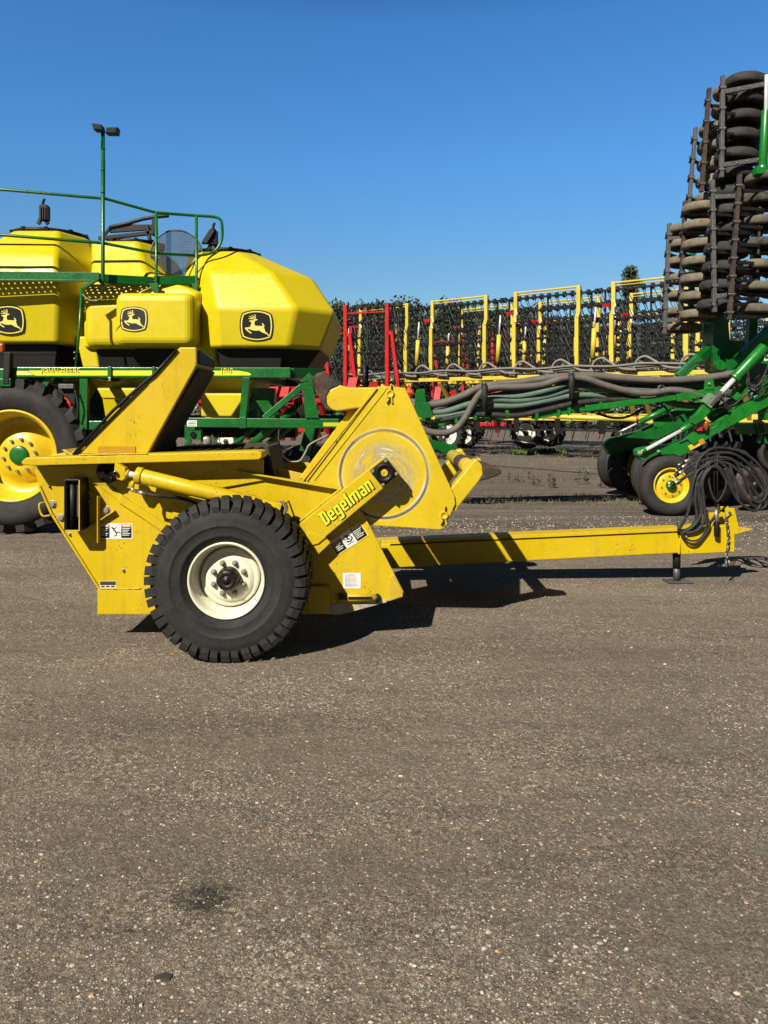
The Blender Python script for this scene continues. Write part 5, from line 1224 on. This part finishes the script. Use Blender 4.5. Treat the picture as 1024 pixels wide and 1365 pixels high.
dplate('pivot_bracket', [(976,521),(984,511),(992,506),(1002,509),(1000,516),(990,528),(982,534),(976,530)], YN+.03, .03)
b = MB()
for (x, y_) in ((979,517),(986,513)): b.cyl(P(x,y_,YN+.03), P(x,y_,YN-.01), .024, ZINC, 12)
b.build('bolt', dr)
dbar('main_frame', P(1026,500,YN+.2), P(1026,560,YN+.2), .25, .25, G_JD)
dplate('mast_plate', [(1018,512),(1040,508),(1040,560),(1019,545)], YN+.05, .05)
b = MB(); c = P(941,568,YN-.05); b.lathe(c, (0,0,1), [(.02,-.06),(.028,-.03),(.042,.0),(.044,.05),(.030,.085),(0,.088)], AMBER, 16); b.build('amber_lamp', dr)
b = MB(); b.box(P(932.5,571.5,YN-.04), (.09,.03,.065), REDL); b.build('red_reflector', dr, .004)
b = MB(); b.bar(P(935,574,YN-.03), P(945,572,YN-.03), .03, .03, DKMET); b.cyl(P(942,576,YN-.03), P(942,568,YN-.03), .03, DKMET, 10); b.cyl(P(936,571,YN-.05), P(944,571,YN-.05), .02, DKMET, 8); b.build('lamp_bracket', dr, .003)
b = MB(); b.bar(P(983,572,12.0), P(1020,571,12.0), .2, .17, G_JD); b.prism([(1008,563),(1019,562),(1023,578),(1012,581)], 11.85, 11.9, G_DRILL); b.prism([(1010,566),(1017,565),(1020,576),(1013,578)], 11.845, 11.848, DKMET); b.bar(P(1014,582,11.9), P(1010,590,11.9), .05,.05, G_DRILL); b.bar(P(1019,582,11.9), P(1022,591,11.9), .05,.05, G_DRILL); b.build('opener_frame', dr, .004)
# --- wheels
def smooth_wheel(c, R_, half, rr__, name='wheel', yaw=0, tm=TYRE2, rm=Y_RIM, hm=G_JD, bolts=8, parent=dr, ribs=0):
    w = bpy.data.objects.new(name, None); col.objects.link(w); w.parent = parent; w.empty_display_size = .1
    c = Vector(c); ax = Vector((math.sin(R(yaw)), math.cos(R(yaw)), 0)); b = MB()
    prof = [(rr__,-half*.8),(rr__+.03,-half*.98),(lerp(rr__,R_,.5),-half*1.12),(lerp(rr__,R_,.8),-half*1.0),(R_-.015,-half*.78),(R_,-half*.5),(R_,-half*.22),(R_-.012,-half*.18),(R_-.012,-half*.1),(R_,-half*.06)]
    prof += [(r,-h) for r, h in reversed(prof)]
    b.lathe(c, ax, prof, tm, 64, close=True)
    for k in range(ribs):
        a = 2*math.pi*k/ribs; u = Vector((0,0,1)); v = ax.cross(u)
        for s in (-1,1):
            p = c+(u*math.sin(a)+v*math.cos(a))*(R_-.02)+ax*s*half*.5
            rot = Matrix((v*math.cos(a)+u*math.sin(a), ax, v*-math.sin(a)+u*math.cos(a))).transposed() @ Matrix.Rotation(R(35*s),3,'X')
            b.box(p, (.07,half*1.15,.045), tm, rot)
    b.build('tyre', w)
    f = -ax; y = half*.86; R0 = rr__; b = MB()
    b.lathe(c, f, [(R0+.004,y-.03),(R0+.012,y),(R0+.006,y+.012),(R0-.012,y+.006),(R0-.022,y-.02),(R0-.03,y-.05),(R0-.05,y-.055),(R0*.74,y-.045),(R0*.66,y-.03),(R0*.42,y-.03),(0,y-.03)], rm, 56); b.build('rim', w)
    b = MB(); hr = R0*.30; b.lathe(c, f, [(hr,y-.03),(hr,y+.01),(hr*.9,y+.022),(hr*.5,y+.026),(hr*.4,y+.04),(0,y+.04)], hm, 28)
    u = Vector((0,0,1)); v = ax.cross(u)
    for k in range(bolts):
        a = 2*math.pi*(k+.2)/bolts; p = c+(u*math.sin(a)+v*math.cos(a))*R0*.56+f*(y-.03); b.cyl(p, p+f*.022, .013, ZINC, 6)
    b.build('hub', w); return w
smooth_wheel(P(890.5,646,YN+.12), .475, .165, .265)
smooth_wheel(P(872,632,12.6), .46, .15, .25, yaw=-32)
smooth_wheel(P(838,622,13.6), .47, .16, .25, yaw=-38)
smooth_wheel(P(822,618,14.3), .47, .15, .25, yaw=-40)
for (x, y_, Y, r) in ((1003,646,11.9,.33),(960,640,12.4,.36),(985,625,12.8,.38),(1030,640,12.3,.36),(945,655,12.9,.30)):
    b = MB(); c = P(x,y_,Y); b.lathe(c, (.15,-1,0), [(r,0),(r*.98,.02),(r*.7,.05),(r*.3,.07),(0,.07)], DKMET if x != 1003 else BLACK, 40); b.lathe(c, (.15,-1,0), [(r*.86,.03),(r*.85,.045),(r*.55,.07),(r*.54,.06)], RUST, 32) if x == 1003 else None
    b.lathe(c, (.15,-1,0), [(r*.2,.06),(r*.2,.12),(0,.12)], DKMET, 12); b.build('opener_disc', dr)
for (x, y_, Y) in ((1015,600,12.4),(985,592,12.9),(955,600,13.2),(1035,605,12.0)):
    b = MB(); c = P(x,y_,Y); b.lathe(c, (0,1,0), [(.22,-.05),(.27,-.06),(.30,-.03),(.30,.03),(.27,.06),(.22,.05)], TYRE2, 32, close=True); b.lathe(c, (0,-1,0), [(.23,.03),(.1,.0),(0,.0)], BLACK, 20); b.build('gauge_wheel', dr)
for i in range(7):
    x = 940+i*14; b = MB(); b.bar(P(x,578,12.9), P(x+6,640,12.9), .08, .1, BLACK); b.bar(P(x+2,590,12.7), P(x-10,625,12.5), .05,.08, BLACK); b.tube(cr([P(x+4,575,12.6),P(x+8,595,12.5),P(x+2,615,12.5),P(x+6,635,12.5)],4), .02, HOSEB, 6); b.build('opener_arm', dr, .004)
# rows of ground openers under the frame, in deep shade
for j, (Y, z) in enumerate(((13.6,.95),(14.6,.95),(15.6,.95),(16.8,1.0))):
    b = MB(); b.bar((4.6+.3*j,Y,z), (9.5,Y,z), .13, .13, G_JD); b.build('opener_frame', dr, .006)
    for i in range(9):
        x = 4.7+.3*j+i*.42
        b = MB(); b.bar((x,Y,z), (x-.12,Y-.35,.45), .05, .10, BLACK); b.lathe((x-.2,Y-.35,.24), (.2,-1,0), [(.22,0),(.21,.015),(.06,.03),(0,.05)], DKMET, 22); b.tube(cr([(x,Y,z+.3),(x-.05,Y-.2,z-.05),(x-.1,Y-.3,.5)],4), .02, HOSEB, 6)
        b.box((x+.05,Y-.1,z+.1), (.1,.2,.2), BLACK); b.build('opener', dr, .004)
# --- far caster arm (in shade) and small parts
b = MB(); b.prism([(805,592),(812,585),(850,575),(882,560),(930,538),(950,548),(925,560),(893,578),(850,598),(830,602),(812,606)], 13.0, 13.16, G_JD); b.build('caster_arm', dr, .008)
b = MB(); b.cyl(P(820,579,12.9), P(852,563,12.9), .018, CHROME, 10); b.cyl(P(852,563,12.9), P(898,541,12.9), .05, G_DRILL, 14); b.tube([P(819,586,12.98), P(826,584,12.98), P(827,588,12.98), P(820,591,12.98), P(819,586,12.98)], .008, STEEL, 6)
b.build('cylinder_barrel', dr)
b = MB(); b.bar(P(872,562,12.5), P(938,536,12.5), .10, .11, G_DRILL); b.bar(P(872,568,12.4), P(900,555,12.4), .05, .10, G_DRILL); b.build('side_link', dr, .006)
b = MB(); b.lathe(P(849.5,552,12.3)+Vector((0,0,-.02)), (0,0,1), [(.03,0),(.035,.03),(.03,.08),(0,.09)], AMBER, 12); b.cyl(P(850,565,12.3), P(849.5,553,12.3), .018, REDL, 8); b.box(P(897,537,12.0), (.05,.03,.06), REDL); b.build('amber_lamp', dr)
b = MB(); b.tube(cr([P(885,540,11.9),P(893,552,11.8),P(899,561,11.8),P(906,555,11.85),P(912,562,11.9)],5), .018, BLACK, 8); b.tube(cr([P(790,548,12),P(812,556,11.9),P(835,556,11.9),P(858,545,12)],5), .02, HOSEB, 8); b.build('hydraulic_hose', dr)
# --- long hose beam to the cart
YH = 11.7
b = MB(); b.prism([(555,520),(566,518),(569,540),(575,546),(575,562),(565,562),(552,545)], YH, YH+.1, G_JD); b.prism([(560,538),(572,536),(578,556),(566,558)], YH-.05, YH-.01, G_JD); b.build('beam_bracket', dr, .005)
b = MB(); b.prism([(575,562),(640,557),(667,553.5),(708,553),(708,555),(665,560),(622,563),(580,569),(572,567)], YH+.1, YH+.2, G_DRILL); b.build('hose_beam', dr, .005)
b = MB(); b.bar(P(709,555,YH+.05), P(812,538.5,YH+.05), .10, .10, G_DRILL); b.bar(P(700,549,YH+.2), P(812,546,YH+.0), .05,.06, G_JD); b.build('hose_beam', dr, .006)
b = MB(); b.bar(P(780,544.5,YH), P(902,529,YH-.05), .09, .095, G_DRILL); b.bar(P(901,530.5,YH-.1), P(962,519.5,YH-.1), .10, .115, G_DRILL); b.build('hose_beam', dr, .006)
dplate('beam_lug', [(939,520),(940,507),(943,505),(950,505),(952,508),(952,519)], YH-.16, .03); b = MB(); b.cyl(P(945.5,511,YH-.16), P(945.5,511,YH-.19), .02, ZINC, 12); b.lathe(P(881,517.5,YH-.1), (0,1,0), [(.04,-.05),(.05,-.05),(.05,.05),(.04,.05)], STEEL, 16, close=True); b.bar(P(877,530,YH-.05), P(886,522,YH-.05), .06,.06,G_DRILL); b.build('beam_fitting', dr)
for (x, y_) in ((676,553),(715,556),(744,552),(758,549),(633,556),(608,560),(830,536),(850,534),(800,541)):
    b = MB(); b.box(P(x,y_-1,YH+.0), (.05,.12,.11), G_DRILL); b.cyl(P(x,y_-6,YH), P(x,y_+5,YH), .014, ZINC, 6); b.build('hose_clamp', dr, .004)
hs = [([(540,541),(560,541),(590,537),(618,527),(645,515),(690,510),(740,503),(790,501),(840,505),(890,507),(940,504),(985,497)],.070,HOSE1,.10),
      ([(540,535),(575,537),(610,533),(650,520),(700,513),(760,506),(820,508),(880,512),(930,512),(980,503)],.062,HOSE1,.25),
      ([(560,548),(590,544),(630,534),(680,524),(730,519),(770,513),(820,517),(880,518),(940,516)],.058,HOSE1,.30),
      ([(562,571),(575,576),(593,577),(608,571),(620,557),(629,541),(640,525),(655,517),(690,516),(722,513),(752,504),(778,504),(805,513),(835,521),(865,524),(895,520),(925,524),(950,532),(985,536)],.062,HOSE1,-.10),
      ([(560,550),(592,549),(625,539),(655,533),(695,534),(735,527),(765,518),(800,519),(850,523)],.058,HOSE2,.05),
      ([(580,556),(620,551),(650,542),(690,541),(730,534),(768,527),(810,528),(850,531)],.056,HOSE2,.06),
      ([(640,530),(690,529),(735,519),(765,510),(800,512),(840,518),(890,518),(940,512)],.054,HOSE2,.20),
      ([(590,560),(625,553),(655,553),(690,554),(725,547),(765,538),(800,534),(850,532)],.052,HOSEB,-.02),
      ([(600,548),(640,545),(700,547),(760,533),(820,524),(880,526),(940,524)],.054,HOSE1,.28),
      ([(830,528),(870,530),(910,540),(950,540),(990,538)],.06,HOSE1,.1)]
for p, r, m, dy in hs:
    b = MB(); b.tube(cr([P(x, y_, YH+dy) for x, y_ in p], 8), r*.86, m, 12); b.build('air_hose', dr)
for (x, a, c) in ((646,514,546),(762,500,532)):
    b = MB(); b.tube([P(x-.5,a-2,YH-.14), P(x,a+6,YH-.17), P(x+.5,c,YH-.17)], .046, HOSEB, 12); b.cyl(P(x,a-5,YH-.14), P(x,a,YH-.14), .03, G_DRILL, 10); b.build('hose_sleeve', dr)
# ================================================================ HARROWS AT THE BACK
def coil_row(bb, o, d, s0, s1, z, rr1, m, step=.26):
    n = int((s1-s0)/step)
    for i in range(n+1):
        c = o+d*(s0+i*step)+Vector((0,0,z)); bb.tube([c-d*.045, c+d*.045], rr1, m, 7)
def tine_section(parent, o, d, W, ztop, zs, frame_m, z0, dense=False, brace=False, wpost=.125):
    """one upright section: yellow gate frame, black tool bars, sprung wire tines. o: foot of the left post, d: direction along the row"""
    up = Vector((0,0,1)); n = Vector((d.y,-d.x,0)); b = MB()     # n points towards the viewer
    for s in (0, W):
        a = o+d*s
        if brace:
            b.bar(a+up*z0, a+up*ztop, wpost, wpost, frame_m, n); b.bar(a+up*(ztop-.95), a+d*.14+up*(ztop-.95), wpost, wpost, frame_m, n); b.bar(a+d*.14+up*(ztop-.9), a+d*.42+up*z0, wpost*.9, wpost*.9, frame_m, n)
        else:
            k = ztop-.85; off = -.06 if s == 0 else -.06
            b.bar(a+up*(k), a+up*ztop, wpost, wpost, frame_m, n); b.bar(a+up*(k+.03), a+d*off+up*(k-.16), wpost, wpost, frame_m, n); b.bar(a+d*off+up*(k-.12), a+d*off+up*z0, wpost, wpost, frame_m, n)
            b.bar(a+d*(off-.07)+up*(k-.75)-n*-.05, a+d*(off-.07)+up*(k-1.35)-n*-.05, .03, .03, frame_m, n)
    zt_ = ztop-(.28 if brace else .03); b.bar(o+up*zt_-d*.04, o+d*(W+.05)+up*zt_, .07, .05, frame_m, up)
    if not brace: b.bar(o+up*(ztop-.12), o+d*W+up*(ztop-.12), .05, .03, frame_m, up)
    fr = b.build('gate_frame', parent, .01, 1)
    s0, s1 = (-.42, W+.62) if not brace else (-.5, W+.45)
    b = MB()
    for i, z in enumerate(zs):
        dep = n*(-.05-.05*(i%3)); b.bar(o+dep+d*s0+up*z, o+dep+d*s1+up*(z+.0), .065, .065, BLACK, up); coil_row(b, o+dep, d, s0, s1, z, .092, BLACK)
        b.bar(o+dep-d*.02+up*z, o+n*.02-d*.02+up*z, .05, .05, BLACK, up)
    for s in (s0+.12, W*.5, s1-.25): b.bar(o-n*.1+d*s+up*(zs[0]), o-n*.1+d*s+up*(zs[-1]-.2), .05, .05, BLACK, n)
    for i, z in enumerate(zs if dense else []):      # second rank of bars behind the first
        dep = n*(-.55-.05*(i%2)); b.bar(o+dep+d*(s0+.1)+up*(z-.2), o+dep+d*(s1+.1)+up*(z-.2), .09, .09, BLACK, up); coil_row(b, o+dep, d, s0+.1, s1+.1, z-.2, .085, BLACK)
        b.bar(o+dep+d*.9+up*(z-.2), o+n*-.05+d*.9+up*z, .05, .05, BLACK, up)
    tb_ = b.build('tool_bars', parent)
    b = MB()
    for i, z in enumerate(zs):
        dep = n*(-.05-.05*(i%3))
        k = int((s1-s0)/.26)
        for j in range(k+1):
            c = o+dep+d*(s0+j*.26)+up*z; l = .44*rnd.uniform(.92,1.04); sl = rnd.uniform(.05,.12)
            b.tube([c+d*.03+n*.05, c+d*(.03+sl)+n*.09-up*l*.55, c+d*(.05+sl*1.5)+n*.02-up*l], .0125, STEEL if j%4 == 0 else BLACK, 4, cap=False)
            for q_ in ((0,1) if dense else (0,) if j%2 else ()): b.tube([c+d*(-.04+.07*q_)+n*(.05-.2*q_), c+d*(.0+sl*.6+.07*q_)+n*(.08-.2*q_)-up*l*.5, c+d*(sl*1.2+.06*q_)-n*.2*q_-up*l*1.05], .013, BLACK, 4, cap=False)
    b.build('wire_tines', tb_, fix=False)
    return fr
ZS = [5.25,4.83,4.38,3.92,3.46,3.0]
UP = Vector((0,0,1))
def yellow_harrow(loc, label, first_s=(0,1,2,3,4), dense=False):
    o = Vector(loc); d = Vector((.80,-.60,0)).normalized(); n = Vector((d.y,-d.x,0))
    t = thing('heavy_harrow', label, 'harrow', loc, 'yellow harrows parked in rows')
    for k in first_s: tine_section(t, o+d*(k*3.25), d, 2.15, 5.48, ZS, Y_FRAME, 2.65, dense)
    b = MB(); L = 3.25*max(first_s)+3; s_ = 3.25*min(first_s)
    b.bar(o+d*(s_-.6)+UP*2.68, o+d*L+UP*2.68, .16, .13, Y_FRAME); b.build('main_beam', t, .01)
    b = MB(); b.bar(o+d*(s_-.6)-n*1.2+UP*1.35, o+d*L-n*1.2+UP*1.35, .2, .18, Y_FRAME); b.build('low_beam', t, .01)
    for k in range(min(first_s)*2, max(first_s)*2+2):
        b = MB(); a = o+d*(k*1.62+.3); b.bar(a+UP*2.6, a-n*1.2+UP*1.3, .12, .12, Y_FRAME, n); b.split('strut', t, .008)
    for k in first_s:
        b = MB(); a = o+d*(k*3.25-.62)+n*.1; b.cyl(a+UP*3.2, a+d*.05+UP*4.1, .075, Y_FRAME, 12); b.cyl(a+d*.05+UP*4.1, a+d*.1+UP*4.75, .03, CHROME, 8); b.build('cylinder', t)
        b = MB(); a = o+d*(k*3.25)+n*.08+UP*4.78; b.box(a-d*.2, (.22,.05,.09), RED_P); b.tube(cr([a+UP*.12,a+d*.08-UP*.02,a-UP*.15,a+d*.05-UP*.3],4), .022, WHITE_R, 6); b.build('latch', t)
    b = MB()
    for k in range(3): b.tube(cr([o+d*(s_-.6+j*.7)+n*(.14+.05*k)+UP*(2.86+.045*k+.03*math.sin(j*1.9+k)) for j in range(int((L-s_)/.7)+1)], 4), .035, HOSE3, 6)
    for k in range(int((L-s_)/1.3)):
        a = o+d*(s_+k*1.3)+n*.2+UP*2.8; b.tube(cr([a, a+d*.12+UP*.28, a+d*.35+UP*.38, a+d*.6+UP*.25, a+d*.95+UP*.05, a+d*1.4+UP*.0], 5), .04, HOSE3, 7)
    b.build('hose_run', t)
    b = MB()
    for k in range(int((L-s_)/.5)):
        a = o+d*(s_+k*.5)-n*1.0; b.tube([a+UP*1.3, a+d*.1+UP*.9, a+UP*.55], .014, BLACK, 4)
        if k%3 == 0: b.box(a+UP*1.1, (.12,.3,.5), BLACK)
    b.bar(o+d*s_-n*1.0+UP*.95, o+d*L-n*1.0+UP*.95, .06,.06, BLACK); b.build('lower_tines', t, fix=False)
    return t, o, d, n
def far_wheel(t, c, r, half, yaw, rim=WHITE_R, ribs=20):
    w = smooth_wheel(c, r, half, r*.62, 'wheel', -yaw, TYRE2, rim, DKMET, 6, t, ribs); return w
hy, o, d, n = yellow_harrow((1.73,26.2,0), 'nearest yellow harrow whose gate frames stand in a row behind the grey hoses', (-1,0,1,2,3))
far_wheel(hy, P(703,577,27.0), .56, .22, -28); far_wheel(hy, P(733,575,28.0), .56, .22, -28)
far_wheel(hy, P(598,579,25.5), .58, .24, -25)
for px, Y in ((703,27),(598,25.5)):
    b = MB(); c = P(px,577,Y); b.bar(c+Vector((.1,.25,0)), c+Vector((.3,.4,1.2)), .14,.16,Y_FRAME); b.build('wheel_leg', hy, .01)
b = MB(); b.tube([P(575,551,21), P(700,554,18.5), P(850,559,16)], .058, Y_FRAME, 14); b.build('draw_pole', hy)
b = MB(); b.bar(P(850,559,16), P(915,566,15.4), .12,.12, Y_FRAME); b.build('draw_pole', hy, .01)
h2, *_ = yellow_harrow((3.0,28.4,0), 'second yellow harrow, standing just behind the nearest one', (0,1,2))
far_wheel(h2, (3.4,31,.55), .55, .2, -25); far_wheel(h2, (9.0,27.4,.55), .55, .2, -25)
h3, *_ = yellow_harrow((4.4,34.0,0), 'farthest yellow harrow, seen as lower frames through the others', (0,1,2,3), True)
far_wheel(h3, (4.6,38,.55), .55, .2, -25); far_wheel(h3, (12.6,32.5,.55), .55, .2, -25)
h4, *_ = yellow_harrow((-1.2,33.5,0), 'yellow harrow mostly hidden behind the red one on the left', (0,), True)
far_wheel(h4, (0.2,36,.55), .5, .2, -25); far_wheel(h4, P(628,567,40), .5, .2, -25)
# red harrow
def red_harrow(loc, label, secs):
    o = Vector(loc); d = Vector((.93,-.36,0)).normalized(); n = Vector((d.y,-d.x,0))
    t = thing('heavy_harrow', label, 'harrow', loc, 'red harrows parked in rows')
    for k in secs:
        tine_section(t, o+d*(k*2.75), d, 1.42, 4.95, [4.85,4.38,3.9,3.42,2.95,2.48], RED_P, 1.9, brace=True, wpost=.125)
        b = MB(); a = o+d*(k*2.75); b.bar(a+UP*1.9, a-n*.9+UP*.6, .14,.14,RED_P,n); b.bar(a+d*1.4+UP*1.9, a+d*1.4-n*.9+UP*.6, .14,.14,RED_P,n); b.bar(a+d*.3+UP*2.6, a+d*.3+n*.3+UP*2.0, .3,.2,RED_P,n); b.split('strut', t, .008)
        b = MB(); a = o+d*(k*2.75+.7)+n*.12; b.cyl(a+UP*2.2, a+UP*3.1, .06, BLACK, 10); b.box(a+UP*2.3+d*.3, (.25,.15,.35), RED_P); b.build('cylinder', t)
    L = 2.75*max(secs)+2.2; s_ = 2.75*min(secs)-.5
    b = MB(); b.bar(o+d*s_+UP*1.95, o+d*L+UP*1.95, .2,.2,RED_P); b.build('main_beam', t, .01)
    b = MB(); b.bar(o+d*s_-n*.9+UP*.95, o+d*L-n*.9+UP*.95, .16,.16,RED_P); b.build('low_beam', t, .01)
    b = MB(); b.tube(cr([o+d*(s_+j*.6)+n*.16+UP*(2.12+.05*math.sin(j*2.1)) for j in range(int((L-s_)/.6)+1)], 4), .03, HOSEB, 6); b.build('hose_run', t)
    return t, o, d, n
a0 = P(461,405,23.5)
rh_, o, d, n = red_harrow((a0.x, 23.5, 0), 'red harrow with tall red gate posts between the yellow tank and the yellow frames', (-2,-1,-.85,0))
far_wheel(rh_, (o.x+.4,24.8,.5), .5, .2, -20); far_wheel(rh_, (o.x-4.3,26.2,.5), .5, .2, -20)
b = MB(); c = P(545,519,22); s = .17
b.loft([[c+Vector((-s,0,-s*.8)),c+Vector((s,0,-s*.8)),c+Vector((0,0,s*.95))],[c+Vector((-s,.03,-s*.8)),c+Vector((s,.03,-s*.8)),c+Vector((0,.03,s*.95))]], RED_P)
s2 = s*.62; c2 = c+Vector((0,-.004,-.01)); b.add([c2+Vector((-s2,0,-s2*.8)),c2+Vector((s2,0,-s2*.8)),c2+Vector((0,0,s2*.95))], [(0,1,2)], ORANGE)
b.bar(c+Vector((0,.05,-.1)), Vector((c.x-.3,22.9,2.0)), .06,.06,RED_P); b.build('slow_vehicle_sign', rh_)
r2, *_ = red_harrow((2.2,33.5,0), 'red harrow glimpsed low through the tines of the middle yellow frames', (0,1))
r3, *_ = red_harrow((-5.2,31.0,0), 'red harrow seen only through the green cart frame', (0,1))
